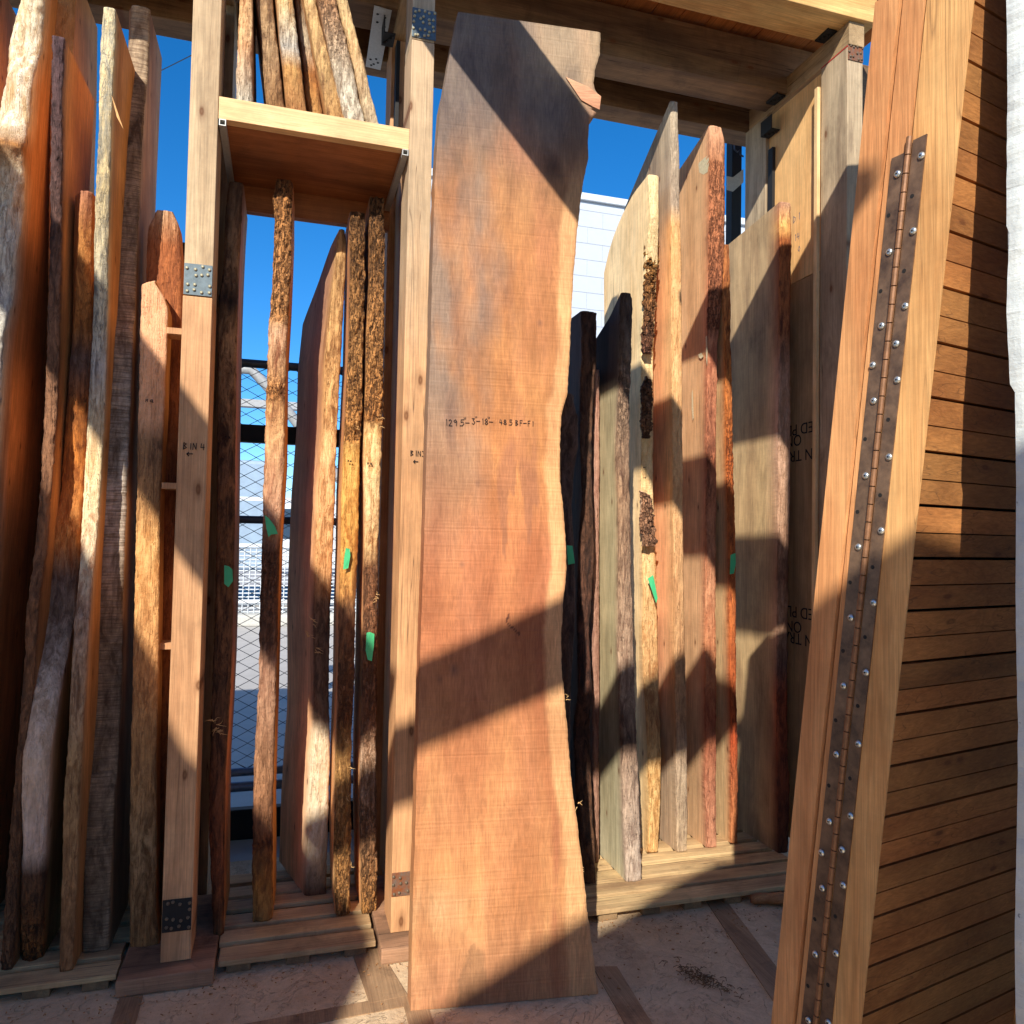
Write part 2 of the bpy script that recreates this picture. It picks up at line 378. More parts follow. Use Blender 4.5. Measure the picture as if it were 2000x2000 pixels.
    for i in range(nz):
        for k in range(n):
            k2 = (k+1) % n; F.append((i*n+k, i*n+k2, (i+1)*n+k2, (i+1)*n+k))
            MI.append(1 if per[k][0] == 'F' and per[k2][0] == 'F' else 0)
    # caps: fan strips between left and right outline
    for base, flip in ((0, True), (nz*n, False)):
        if flip:
            F.append(tuple(base+k for k in range(n))[::-1]); MI.append(0)
        else:
            ci = len(V); cen = np.mean([V[base+k] for k in range(n)], axis=0)
            # strip across the thickness so sloping tops stay clean
            Ls = [0] + [n-k for k in range(1, ks)] + [nf+ks+3]
            Rs = [nf] + [nf+k for k in range(1, ks+1)]
            F.append(tuple(base+j for j in range(nf+1)) + (base+Rs[1], base+Ls[1])); MI.append(0)
            for k in range(1, len(Rs)-1):
                F.append((base+Ls[k], base+Rs[k], base+Rs[k+1], base+Ls[k+1])); MI.append(0)
            F.append((base+nf+ks, base+nf+ks+1, base+nf+ks+2, base+nf+ks+3)); MI.append(0)
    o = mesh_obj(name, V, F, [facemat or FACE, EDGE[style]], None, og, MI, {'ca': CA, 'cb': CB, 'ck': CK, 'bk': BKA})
    o.data.polygons.foreach_set('use_smooth', [mi == 1 for mi in MI])
    tag(o, label, cat, group)
    o['foot'] = a; o['lean'] = b
    return o

def tape(parent, pts, a, b, off=.012, name='tape'):
    """strip of green tape stuck on a slab; photo pixels of its outline (clockwise)"""
    P = [hitp(x, y, a-off, b) for x, y in pts]; m = MB(); n = len(P)
    rt = random.Random(int(pts[0][0]*7)); P = [p+np.array([0, -rt.uniform(0, .006), 0]) for p in P]
    top = [tuple(p) for p in P]; bot = [(p[0], p[1]+.0012, p[2]) for p in P]
    m.add(top+bot, [tuple(range(n)), tuple(range(2*n-1, n-1, -1))]+[(i, i+n, (i+1) % n+n, (i+1) % n) for i in range(n)])
    o = m.build(name, TAPE, parent); return o

STROKE = {  # hand-lettered strokes in a 0..1 box
 '1': [[(.4, .85), (.5, 1), (.5, 0)]], '2': [[(.1, .8), (.4, 1), (.75, .8), (.6, .45), (.1, 0), (.85, .02)]],
 '9': [[(.8, .75), (.5, 1), (.15, .75), (.4, .5), (.8, .7), (.75, 0)]], '5': [[(.8, 1), (.2, 1), (.15, .6), (.6, .65), (.8, .35), (.5, 0), (.1, .05)]],
 '-': [[(.05, .5), (.9, .52)]], '3': [[(.1, .95), (.7, .95), (.4, .6), (.8, .35), (.5, 0), (.1, .1)]],
 '8': [[(.5, .5), (.15, .75), (.5, 1), (.8, .75), (.5, .5), (.1, .2), (.5, 0), (.85, .25), (.5, .5)]],
 '4': [[(.3, 1), (.1, .4), (.85, .4)], [(.7, .9), (.65, 0)]], '.': [[(.4, .0), (.5, .06)]], '"': [[(.3, 1.35), (.3, 1.1)], [(.6, 1.38), (.6, 1.12)]],
 'B': [[(.15, 0), (.15, 1), (.7, .85), (.2, .52), (.8, .3), (.15, 0)]], 'F': [[(.2, 0), (.2, 1), (.85, 1)], [(.2, .55), (.7, .55)]],
 'I': [[(.5, 0), (.5, 1)]], 'N': [[(.1, 0), (.12, 1), (.8, .05), (.8, 1)]], 'n': [[(.1, 0), (.15, .55), (.2, .3), (.55, .55), (.6, .05)]],
 'a': [[(.8, .5), (.3, .45), (.15, .1), (.5, .05), (.75, .45), (.8, 0), (1., .02)]], 'D': [[(.1, 0), (.15, 1), (.8, .6), (.7, .2), (.1, 0)]],
 '0': [[(.5, 1), (.15, .5), (.5, 0), (.85, .5), (.5, 1)]], '<': [[(.45, .75), (.05, .5), (.45, .2)], [(.05, .5), (1.2, .52)]], ' ': []}
def handwrite(parent, text, org, ux, uz, size, mat, wd=.0022, name='writing', sp=.95):
    ux = Vector(ux).normalized(); uz = Vector(uz).normalized(); nn = ux.cross(uz); m = MB(); x = 0.; org = Vector(org)
    rnd = random.Random(len(text)*3+int(size*1e4))
    for ch in text:
        if ch in '"':
            x -= size*.35
        for st in STROKE[ch]:
            pts = [org + ux*(x+(px_+rnd.uniform(-.04, .04))*size*.7) + uz*((pz+rnd.uniform(-.04, .04))*size) for px_, pz in st]
            for p, q in zip(pts, pts[1:]):
                d = (q-p); L = d.length
                if L < 1e-6: continue
                d /= L; s_ = d.cross(nn)*wd*.5; e = d*wd*.3
                vs = [p-e-s_, q+e-s_, q+e+s_, p-e+s_]
                vs = [tuple(v_+nn*.0004) for v_ in vs] + [tuple(v_-nn*.0004) for v_ in vs]
                m.add(vs, [(0, 1, 2, 3), (7, 6, 5, 4), (0, 4, 5, 1), (1, 5, 6, 2), (2, 6, 7, 3), (3, 7, 4, 0)])
        x += size*(.36 if ch in '". ' else .62 if ch in 'I1' else sp*.82)
    return m.build(name, mat, parent)
def fibres(parent, pts, a, b, n=5, length=.03, col=None):
    """torn wood fibres curling off an edge; photo pixels where they grow"""
    r = random.Random(int(pts[0][0])); m = MB()
    for x, y in pts:
        p = hitp(x, y, a-.012, b)
        for _ in range(n):
            th = r.uniform(-2.2, 2.2); l_ = r.uniform(.4, 1.)*length; q = [p + np.array([r.uniform(-.006, .006), 0, r.uniform(-.01, .01)])]
            for k in range(5):
                th += r.uniform(-.5, .5); q.append(q[-1]+np.array([math.sin(th)*l_/5, -r.uniform(0, .003), math.cos(th)*l_/5]))
            m.tube(q, [.0014, .0013, .0011, .0009, .0006, .0003], 4)
    return m.build('torn_fibres', FIBRE, parent)
FIBRE = plain('torn_fibre', (226, 182, 120), .8)

# ------------------------------------------------------------------ ground
YF = 2.73; PAL = .05
def conc_mat():
    m, t, bs = new_mat('stamped_concrete')
    v = mapping(t, (1, 1, 1))
    n1 = noise_n(t, mapping(t, (3.5, 3.5, 3.5)), 1, 8, .65, .5); n2 = noise_n(t, mapping(t, (34, 34, 34)), 1, 6, .7)
    c = mixc(t, ramp(t, n1, [(.35, 0), (.68, 1)]), lin((196, 166, 130)), lin((220, 194, 156)))
    st = ramp(t, noise_n(t, mapping(t, (2.2, 2.2, 2.2), loc=(3, 1, 0)), 1, 6, .7), [(.55, 0), (.7, 1)])
    c = mixc(t, mathn(t, 'MULTIPLY', st, .6), c, lin((128, 100, 74)))
    wv = noise_n(t, mapping(t, (6, 6, 6), loc=(9, 2, 0)), 1, 5, .6, 1.2)
    vein = ramp(t, mathn(t, 'ABSOLUTE', mathn(t, 'SUBTRACT', wv, .5)), [(.0, 1), (.006, 0)])
    c = mixc(t, mathn(t, 'MULTIPLY', vein, .10), c, lin((92, 78, 66)))
    gr = ramp(t, noise_n(t, mapping(t, (150, 150, 150)), 1, 3, .6), [(.60, 0), (.70, 1)]); c = mixc(t, mathn(t, 'MULTIPLY', gr, .5), c, lin((98, 74, 54)))
    g = mathn(t, 'MULTIPLY_ADD', n2, .7, .65); cc = N(t, 'ShaderNodeCombineColor'); [t.links.new(g, cc.inputs[i]) for i in range(3)]
    c = mixc(t, 1., c, cc.outputs[0], 'MULTIPLY')
    t.links.new(c, bs.inputs['Base Color']); bs.inputs['Roughness'].default_value = .85
    h = mathn(t, 'SUBTRACT', mathn(t, 'ADD', n1, mathn(t, 'MULTIPLY', n2, .25)), mathn(t, 'MULTIPLY', vein, .25))
    t.links.new(bump(t, h, .8, .02), bs.inputs['Normal']); return m
CONC = conc_mat()
ASPH = plain('yard_paving', (176, 172, 166), .9, 0, 5, .12)
g = MB(); g.add([(-60, -40, -.02), (80, -40, -.02), (80, 140, -.02), (-60, 140, -.02)], [(0, 1, 2, 3)])
tag(g.build('ground', ASPH), kind='structure')
g = MB(); g.box(-4.8, 5, -9, 3.62, -.018, 0)
tag(g.build('concrete_floor', CONC), kind='structure')
# redwood divider strips let into the floor, one sheet 4 mm proud
g = MB()
def strip(poly, z=.004): g.prism([tuple(p) for p in poly], -.01, z)
strip([(1.70, 2.86), (1.78, 2.84), (1.62, 2.10), (1.53, 2.12)])
strip([(1.05, 2.44), (1.13, 2.42), (1.06, 1.6), (.98, 1.6)][::1])
strip([(-.442, 2.655), (-.374, 2.65), (-.36, 1.6), (-.43, 1.6)])
strip([(.27, 2.78), (.36, 2.77), (.42, 2.44), (.30, 2.43)])
strip([(-1.6, 2.34), (.6, 2.46), (.6, 2.40), (-1.6, 2.27)], .003)
strip([(.40, 2.40), (.47, 2.40), (.49, 1.6), (.41, 1.6)], .0035)
tag(g.build('floor_strips', STRIP), kind='structure')

# ------------------------------------------------------------------ rack: posts, beams, roof, dividers
NAILD = plain('dull_nail', (120, 104, 84), .5, .3)
NAILM = plain('nail_head', (190, 182, 150), .4, .3)
def plate(parent, x0, x1, z0, z1, y, mat, nails, seed=1, ang=0):
    m = MB(); m.box(x0, x1, y-.003, y, z0, z1, .0008); p = m.build('tie_plate', mat, parent)
    r = random.Random(seed); nx, nzz = nails
    for i in range(nx):
        for j in range(nzz):
            if r.random() < .12: continue
            px_ = x0+(i+.5+r.uniform(-.25, .25))*(x1-x0)/nx; pz = z0+(j+.5+r.uniform(-.25, .25))*(z1-z0)/nzz
            k = MB(); k.tube([(px_, y-.002, pz), (px_, y-.0062, pz), (px_, y-.0085, pz)], [.0056, .0052, .0028], 8)
            k.build('nail', NAILM if mat is STEELP else NAILD, p)
    return p
def zat(x, y, Y=YF): return hit(x, y, 1, Y)[2]
def rack_post(x0, x1, label, zsplit, ztop, up, low, zb=.055, zs2=None):
    t = empty('rack_post', (x0, YF, zb), label, 'post', 'posts carrying the timber rack')
    m = MB(); m.box(x0, x1, YF, YF+.17, zsplit, ztop, .003); m.build('upper_post', up, t)
    m = MB(); m.box(x0-.001, x1+.001, YF-.001, YF+.171, zb, zsplit-.003, .003); m.build('lower_post', low, t)
    return t
z4 = zat(390, 578)
p4 = rack_post(-.337, -.247, 'rack post with a blue-grey nail plate and BIN 4 written on it', z4, 3.64, POSTW, POSTL)
plate(p4, -.336, -.248, z4-.0, zat(390, 517), YF-.001, STEELP, (4, 4), 3)
plate(p4, -.336, -.248, zat(345, 1818), zat(345, 1755), YF-.002, BLACK, (4, 4), 5)
handwrite(p4, 'BIN 4', hitp(357, 877, YF-.0035, 0), (1, 0, 0), (0, 0, 1), .021, INK, .0022)
handwrite(p4, '<', hitp(364, 893, YF-.0035, 0), (1, 0, 0), (0, 0, 1), .022, INK, .0028)
z3 = zat(820, 78)
p3 = rack_post(.405, .487, 'rack post marked BIN 3, a nail plate near its top', z3, 3.64, POSTG, POST3)
plate(p3, .403, .492, zat(820, 75), zat(820, 18), YF-.001, STEELP, (5, 5), 8)
plate(p3, .404, .488, zat(790, 1748), zat(790, 1702), YF-.002, RUSTP, (4, 3), 9)
handwrite(p3, 'BIN3', hitp(801, 890, YF-.0035, 0), (1, 0, 0), (0, 0, 1), .019, INK, .002)
handwrite(p3, '<', hitp(807, 907, YF-.0035, 0), (1, 0, 0), (0, 0, 1), .02, INK, .0028)
p5 = rack_post(2.318, 2.40, 'rightmost rack post, grey-brown with a red marker line and small nail plate at its top', 1.2, 3.64, POST5, POST5)
plate(p5, 2.319, 2.399, zat(1671, 120), zat(1671, 68), YF-.001, RUSTP, (4, 5), 12)
m = MB(); m.box(2.3165, 2.401, YF-.0015, YF+.171, 3.634, 3.6395); m.build('red_line', REDP, p5)
p6 = rack_post(-1.55, -1.46, 'rack post at the far left beyond the slabs', 1.9, 3.64, POSTW, POSTL)

PX = [(-1.55, -1.46), (-.337, -.247), (.405, .487), (2.318, 2.40)]
lab = ['far left', 'over the BIN 4 post', 'over the BIN 3 post', 'over the rightmost post']
for i, (a, b) in enumerate(PX):
    m = MB(); m.box(a+.001, b-.001, 2.72, 3.47, 3.641, 3.746, .003)
    tag(m.build('cross_beam', BEAMY, origin=(a, 2.72, 3.641)), 'short cross beam running front to back '+lab[i], 'beam', 'cross beams of the rack roof')
    m = MB(); m.box(a, b, 3.32, 3.50, 0, 3.64, .003)
    tag(m.build('back_post', POSTG if i != 2 else POSTL, origin=(a, 3.32, 0)), 'rough timber back post of the rack '+lab[i].replace('over', 'behind'), 'post', 'back posts of the rack')
m = MB(); m.box(-1.9, 2.45, 2.70, 2.885, 3.747, 3.93, .004)
tag(m.build('front_beam', wood_mat('front_beam_timber', (226, 186, 120), (196, 146, 86), axis='X', knots=.8, seed=31), origin=(0, 2.7, 3.747)), 'sunlit timber front beam across the top of the rack', 'beam')
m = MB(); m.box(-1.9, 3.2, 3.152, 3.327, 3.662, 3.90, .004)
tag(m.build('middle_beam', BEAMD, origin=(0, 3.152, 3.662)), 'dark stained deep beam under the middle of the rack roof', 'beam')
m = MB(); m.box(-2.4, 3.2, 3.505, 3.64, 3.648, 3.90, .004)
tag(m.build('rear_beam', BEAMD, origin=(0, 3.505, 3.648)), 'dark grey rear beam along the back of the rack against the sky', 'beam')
m = MB(); x = -1.9
while x < 2.6:
    m.box(x, x+.136, 2.60, 3.75, 3.932, 3.965); x += .14
tag(m.build('roof_deck', DECK, origin=(0, 2.6, 3.932)), 'orange timber roof boards over the rack', 'roof')
m = MB(); P = hit(731, 12, 2, 3.64)
tpz = 3.655
c4 = [hit(*p, 2, 3.63) for p in [(731, 12), (765, 22), (743, 137), (714, 130)]]
m.hexa([tuple(p) for p in c4][::-1] + [(p[0], p[1], p[2]+.004) for p in c4][::-1])
tp = m.build('strap_plate', STEELL, origin=tuple(c4[0])); tag(tp, 'flat galvanised strap plate nailed under the roof beams left of the BIN 3 post', 'plate')
k = MB()
for (fx, fy) in ((.25, .1), (.7, .12), (.3, .22), (.75, .26), (.25, .85), (.5, .92), (.75, .88), (.35, .95), (.6, .82)):
    q = (1-fy)*((1-fx)*c4[0]+fx*c4[1]) + fy*((1-fx)*c4[3]+fx*c4[2]); k.tube([(q[0], q[1], 3.629), (q[0], q[1], 3.632)], .006, 7)
k.build('nail_holes', BLACK, tp)
# black angle brackets under the beams
def bracket(x, y, z, label):
    m = MB(); m.box(x-.05, x, y, y+.09, z-.005, z, .001); m.box(x-.05, x-.045, y, y+.09, z, z+.07, .001)
    for q in range(4): m.tube([(x-.01-.01*q, y+.015+.018*q, z-.012), (x-.01-.01*q, y+.015+.018*q, z-.005)], .006, 6)
    tag(m.build('beam_bracket', BLACK, origin=(x, y, z)), label, 'bracket', 'black steel brackets at the rack beams')
bracket(2.315, 3.155, 3.655, 'black steel bracket where the dark middle beam meets the right cross beam')
bracket(2.315, 2.79, 3.745, 'black steel bracket under the front beam at the rightmost post')
bracket(2.33, 3.22, 3.52, 'small black bracket at the top of the plywood divider')
bracket(.40, 3.16, 3.56, 'black bracket high on the BIN 3 divider')

# plywood dividers
def divider(x, y0, y1, z0, z1, mat, label, name='divider_panel'):
    m = MB(); m.box(x, x+.018, y0, y1, z0, z1)
    return tag(m.build(name, mat, origin=(x, y0, z0)), label, 'plywood panel', 'plywood dividers between the bins')
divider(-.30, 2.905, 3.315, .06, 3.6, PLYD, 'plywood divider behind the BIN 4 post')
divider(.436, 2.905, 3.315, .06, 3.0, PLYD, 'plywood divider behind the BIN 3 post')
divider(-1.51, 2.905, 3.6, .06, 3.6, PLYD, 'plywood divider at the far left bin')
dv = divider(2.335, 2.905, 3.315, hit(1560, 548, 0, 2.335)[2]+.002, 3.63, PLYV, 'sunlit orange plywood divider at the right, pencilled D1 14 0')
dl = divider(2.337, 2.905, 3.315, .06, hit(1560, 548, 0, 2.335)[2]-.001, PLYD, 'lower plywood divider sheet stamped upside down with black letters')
Z = lambda y, x=1575: hit(x, y, 0, 2.335)
handwrite(dv, 'D 1', Z(436, 1549), (0, -1, 0), (0, 0, 1), .032, INKG, .003)
handwrite(dv, '14', Z(472, 1551), (0, -1, 0), (0, 0, 1), .032, INKG, .003)
handwrite(dv, '0', Z(493, 1558), (0, -1, 0), (0, 0, 1), .028, INKG, .003)
def stamp(parent, text, px, py, size):
    """printed letters on the divider, upside down (first letter nearest the viewer)"""
    cu = bpy.data.curves.new('stamp', 'FONT'); cu.body = text; cu.size = size; cu.extrude = .0004; cu.align_x = 'LEFT'
    o = bpy.data.objects.new('stamped_letters', cu); COL.objects.link(o)
    dg = bpy.context.evaluated_depsgraph_get(); me = bpy.data.meshes.new_from_object(o.evaluated_get(dg))
    bpy.data.objects.remove(o); o = bpy.data.objects.new('stamped_letters', me); COL.objects.link(o)
    me.materials.clear(); me.materials.append(INK); p = hit(px, py, 0, 2.3365)
    # text x axis -> +Y (away), text y axis -> -Z : upside down seen from -X
    M = Matrix(((0, 0, -1, p[0]-.0006), (1, 0, 0, p[1]), (0, -1, 0, p[2]), (0, 0, 0, 1)))
    me.transform(M); me.transform(Matrix.Translation(-parent.location)); o.parent = parent; return o
stamp(dl, 'ED PLY', 1589, 822, .075); stamp(dl, 'ON', 1566, 848, .075); stamp(dl, 'N TRA', 1588, 875, .075)
stamp(dl, 'ED PLY', 1589, 1190, .075); stamp(dl, 'ON', 1566, 1216, .075); stamp(dl, 'N TRA', 1588, 1243, .075)
m = MB(); m.box(2.300, 2.317, 2.902, 2.925, .06, 3.55, .002)
tag(m.build('batten', wood_mat('pale_batten', (232, 200, 150), (214, 176, 124), seed=33), origin=(2.3, 2.9, .06)), 'thin pale batten standing along the front of the right plywood divider', 'batten')
m = MB(); m.box(2.318, 2.334, 3.262, 3.30, .06, 3.45, .001)
tag(m.build('steel_channel', BLACK, origin=(2.318, 3.26, .06)), 'black steel channel up the right plywood divider', 'channel', 'black steel channels')
m = MB(); m.box(.418, .434, 3.262, 3.312, 2.94, 3.6, .001)
tag(m.build('steel_channel', BLACK, origin=(.418, 3.26, 2.94)), 'black steel channel above the shelf beside the BIN 3 post', 'channel', 'black steel channels')
# footing timbers under the posts
for x0, x1, y1, lb in ((-.455, -.17, 3.2, 'reddish brown footing timber under the BIN 4 post'), (.36, .60, 3.2, 'worn footing timber under the BIN 3 post')):
    m = MB(); m.box(x0, x1, 2.655 if x0 < 0 else 2.63, y1, .002, .054, .006)
    tag(m.build('footing_timber', BLOCK, origin=(x0, 2.655, 0)), lb, 'timber block', 'footing timbers under the rack posts')

# ------------------------------------------------------------------ shelf in bin 3
sh = empty('shelf', (-.245, YF, 2.85), 'pale timber shelf between the BIN 4 and BIN 3 posts with slabs standing on it', 'shelf')
zs0, zs1 = 2.853, 2.93
m = MB(); m.box(-.2455, .4035, YF, YF+.038, zs0, zs1, .002); m.build('nosing', FIRX, sh)
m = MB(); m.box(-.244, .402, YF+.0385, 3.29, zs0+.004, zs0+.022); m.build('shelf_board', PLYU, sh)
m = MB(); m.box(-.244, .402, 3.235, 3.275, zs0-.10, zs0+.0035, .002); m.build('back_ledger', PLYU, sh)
for x in (-.243, .379):
    m = MB(); y0 = YF-.003
    for (a0, a1, b0, b1) in ((0, .022, 0, .003), (0, .022, .019, .022), (0, .003, .003, .019), (.019, .022, .003, .019)):
        m.box(x+a0, x+a1, y0, 3.23, zs0-.0235+b0, zs0-.0235+b1)
    m.build('support_tube', STEELL, sh)

# ------------------------------------------------------------------ pallets
def pallet(x0, x1, yf, label, slats=((0, .088), (.116, .20), (.232, .315), (.35, .43), (.465, .545), (.58, .66)), seed=0):
    t = empty('pallet', (x0, yf, 0), label, 'pallet', 'low slatted pallets on the rack floor'); r = random.Random(seed)
    for a, b in slats:
        m = MB(); dz = r.uniform(-.0015, .0015)
        m.box(x0+r.uniform(-.008, .008), x1+r.uniform(-.01, .01), yf+a+r.uniform(-.004, .004), yf+b, PAL-.019+dz, PAL+dz-.001, .002); m.build('deck_board', PALW, t)
    n = max(3, int(round((x1-x0)/.17))); 
    for i in range(n):
        xx = x0+.03+(x1-x0-.13)*i/(n-1)
        m = MB(); m.box(xx, xx+.075, yf+.01, yf+.60, .001, PAL-.021, .002); m.build('bearer', PALY, t)
    return t
pallet(-.165, .345, 2.705, 'small worn pallet in the middle bin between the two marked posts', seed=1)
pallet(.62, 2.20, 2.71, 'long pale pallet under the right-hand slabs', seed=2)
pallet(-1.25, -.46, 2.71, 'pallet under the left-hand slabs, its front board edge chipped', seed=3)

# ------------------------------------------------------------------ the slabs
GL = 'live-edge slabs standing in the left bin'; GM = 'live-edge slabs standing in the middle bin'; GR = 'live-edge slabs standing in the right bin'
def foot(Yc, b, z=.05): return Yc-b*z
# left bin -------------------------------------------------
slab('wood_slab', 'leftmost slab, mostly out of frame, its orange face showing', 'wood slab', GL,
     [(-60, -12, -60), (-80, -30, 900), (-100, -50, 1900)], foot(3.2, .0), .0, .42, 'wane',
     [(0, (190, 150, 110), (120, 80, 50))], [(0, (208, 151, 96), (180, 124, 77))], seed=1, amp=.003)
slab('wood_slab', 'slab with thick whitish bark edge and knotty bulge, glowing orange face, second from the left', 'wood slab', GL,
     [(42, 89, -60), (40, 87, 0), (18, 82, 80), (11, 64, 150), (-2, 60, 220), (-12, 50, 262), (-16, 43, 285), (-8, 48, 330), (-12, 45, 400), (-20, 34, 480), (-30, 26, 570), (-44, 9, 640), (-50, 3, 720), (-60, -1, 820), (-75, -8, 1000), (-90, -30, 1500), (-100, -45, 1860)],
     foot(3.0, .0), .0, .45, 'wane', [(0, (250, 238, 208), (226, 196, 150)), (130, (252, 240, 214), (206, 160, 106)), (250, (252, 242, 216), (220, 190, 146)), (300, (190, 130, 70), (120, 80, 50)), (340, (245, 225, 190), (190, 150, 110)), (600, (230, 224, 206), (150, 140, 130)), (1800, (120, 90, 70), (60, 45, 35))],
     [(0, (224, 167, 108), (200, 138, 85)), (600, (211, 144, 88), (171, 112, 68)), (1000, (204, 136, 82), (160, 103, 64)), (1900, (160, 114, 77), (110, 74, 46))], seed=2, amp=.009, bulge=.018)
slab('wood_slab', 'narrow purplish dark-edged slab standing third from the left', 'wood slab', GL,
     [(102, 126, 72), (100, 122, 200), (99, 122, 330), (97, 120, 480), (93, 117, 620), (87, 112, 795), (80, 102, 930), (69, 93, 1065), (54, 76, 1175), (43, 66, 1350), (30, 47, 1500), (15, 38, 1680), (3, 27, 1860)],
     foot(2.87, .01), .01, .34, 'bark', [(0, (98, 76, 82), (60, 44, 48)), (400, (112, 82, 74), (62, 44, 40)), (650, (150, 108, 80), (86, 60, 46)), (1000, (160, 112, 78), (90, 60, 44)), (1900, (128, 94, 66), (60, 44, 32))],
     [(0, (217, 162, 106), (196, 138, 88)), (700, (224, 162, 100), (176, 122, 76)), (1900, (168, 122, 80), (120, 80, 50))], drop=-.02, seed=3, amp=.003)
slab('wood_slab', 'broad plain orange board rising behind the purplish dark-edged slab', 'wood slab', GL,
     [(106, 150, -60), (104, 148, 0), (100, 143, 100), (96, 139, 400), (90, 133, 900), (70, 120, 1800)], foot(3.22, .0), .0, .36, 'wane',
     [(0, (220, 159, 100), (204, 140, 82)), (900, (192, 130, 80), (168, 111, 69))], [(0, (220, 162, 104), (200, 140, 85)), (900, (192, 130, 80), (160, 108, 68))], seed=9, amp=.001, bulge=.001)
slab('wood_slab', 'shorter slab with rusty orange bark above a big pale grey patch, fourth from the left', 'wood slab', GL,
     [(156, 182, 375), (150, 181, 480), (145, 181, 560), (141, 181, 640), (134, 176, 740), (125, 170, 850), (118, 165, 958), (101, 158, 1030), (87, 152, 1120), (74, 145, 1200), (65, 135, 1266), (63, 120, 1340), (54, 106, 1420), (41, 97, 1480), (40, 94, 1570), (44, 90, 1650), (38, 87, 1760), (40, 84, 1880)],
     foot(2.85, .08), .08, .40, 'wane', [(370, (190, 130, 106), (150, 96, 76)), (470, (206, 140, 76), (140, 84, 42)), (640, (196, 128, 66), (120, 74, 42)), (700, (130, 104, 92), (84, 62, 52)), (790, (190, 112, 50), (100, 58, 30)), (900, (216, 136, 62), (150, 86, 40)), (1060, (224, 160, 92), (180, 106, 52)), (1130, (150, 124, 106), (100, 76, 62)), (1230, (192, 172, 152), (120, 100, 84)), (1320, (224, 202, 180), (160, 134, 112)), (1440, (232, 204, 178), (210, 180, 152)), (1640, (232, 204, 184), (204, 176, 156)), (1690, (110, 78, 56), (44, 32, 26)), (1880, (176, 116, 60), (52, 36, 26))],
     [(400, (204, 154, 100), (176, 127, 80)), (1900, (150, 140, 100), (110, 96, 66))], seed=4, amp=.006, bulge=.016)
slab('wood_slab', 'tall slim pale slab with a splinter hanging from its edge, fifth from the left', 'wood slab', GL,
     [(202, 226, 16), (197, 226, 70), (195, 221, 130), (193, 218, 230), (187, 215, 350), (184, 212, 470), (182, 210, 600), (180, 209, 650), (173, 205, 790), (167, 199, 900), (160, 193, 1010), (154, 182, 1120), (145, 174, 1210), (138, 167, 1350), (132, 161, 1450), (125, 157, 1550), (121, 152, 1680), (116, 143, 1890)],
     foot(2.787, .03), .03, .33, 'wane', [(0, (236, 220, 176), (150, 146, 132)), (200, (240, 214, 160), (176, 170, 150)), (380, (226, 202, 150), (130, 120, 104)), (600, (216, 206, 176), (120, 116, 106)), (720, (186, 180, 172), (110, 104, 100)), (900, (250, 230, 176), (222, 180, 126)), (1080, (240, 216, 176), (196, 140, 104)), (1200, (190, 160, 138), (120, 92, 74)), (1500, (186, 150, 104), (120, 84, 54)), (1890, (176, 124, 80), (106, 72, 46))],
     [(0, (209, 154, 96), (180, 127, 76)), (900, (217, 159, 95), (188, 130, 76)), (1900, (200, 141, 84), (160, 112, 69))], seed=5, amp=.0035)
slab('wood_slab', 'tall weathered grey-brown slab with coarse horizontal saw marks, left of the BIN 4 post', 'wood slab', GL,
     [(257, 292, 14), (253, 292, 60), (249, 290, 130), (243, 283, 200), (237, 277, 290), (232, 275, 345), (226, 270, 435), (221, 267, 510), (214, 263, 620), (210, 260, 650), (203, 254, 795), (197, 250, 903), (192, 246, 1012), (187, 241, 1120), (181, 237, 1350), (176, 230, 1480), (168, 224, 1550), (163, 217, 1700), (161, 213, 1863)],
     foot(2.851, .10), .10, .34, 'saw', [(0, (206, 182, 150), (130, 106, 84)), (150, (190, 164, 134), (96, 76, 60)), (400, (176, 150, 124), (84, 66, 52)), (700, (190, 168, 144), (92, 74, 60)), (950, (206, 192, 174), (96, 78, 62)), (1200, (172, 146, 118), (86, 68, 52)), (1900, (156, 132, 104), (80, 64, 48))],
     [(0, (200, 156, 116), (160, 116, 84)), (1900, (130, 104, 80), (90, 70, 52))], seed=6, amp=.0045)
slab('wood_slab', 'short slab with a bare peach top and dark bark below, beside the BIN 4 post', 'wood slab', GL,
     [(277, 304, 552), (276, 322, 580), (275, 328, 600), (274, 327, 640), (272, 323, 720), (270, 321, 800), (268, 316, 900), (266, 312, 1010), (263, 311, 1150), (258, 308, 1350), (255, 305, 1500), (253, 306, 1630), (254, 304, 1770), (254, 311, 1845)],
     foot(2.86, .04), .04, .10, 'wane', [(550, (240, 184, 140), (232, 170, 124)), (820, (236, 178, 134), (224, 164, 120)), (860, (170, 128, 90), (110, 80, 58)), (960, (190, 140, 90), (120, 84, 56)), (1060, (236, 184, 118), (196, 134, 74)), (1300, (216, 158, 100), (160, 108, 66)), (1500, (200, 150, 96), (140, 100, 64)), (1650, (186, 150, 106), (110, 80, 50)), (1850, (176, 126, 76), (110, 76, 46))],
     [(550, (228, 170, 108), (204, 143, 84)), (1900, (192, 130, 76), (152, 103, 64))], cut=-.02, seed=7, amp=.004, nofit=True)
slab('wood_slab', 'reddish slab with a broken bark-capped top, behind the short peach slab', 'wood slab', GL,
     [(306, 338, 412), (298, 348, 432), (290, 350, 446), (287, 351, 470), (286, 354, 500), (283, 353, 700), (281, 350, 900), (279, 340, 1200), (270, 335, 1800)],
     foot(3.02, .03), .03, .12, 'wane', [(405, (226, 190, 150), (170, 120, 84)), (445, (206, 150, 106), (150, 96, 64)), (480, (186, 112, 66), (140, 80, 48)), (900, (180, 108, 62), (130, 74, 42))],
     [(400, (217, 146, 84), (196, 127, 72))], seed=8, amp=.003, nofit=True)
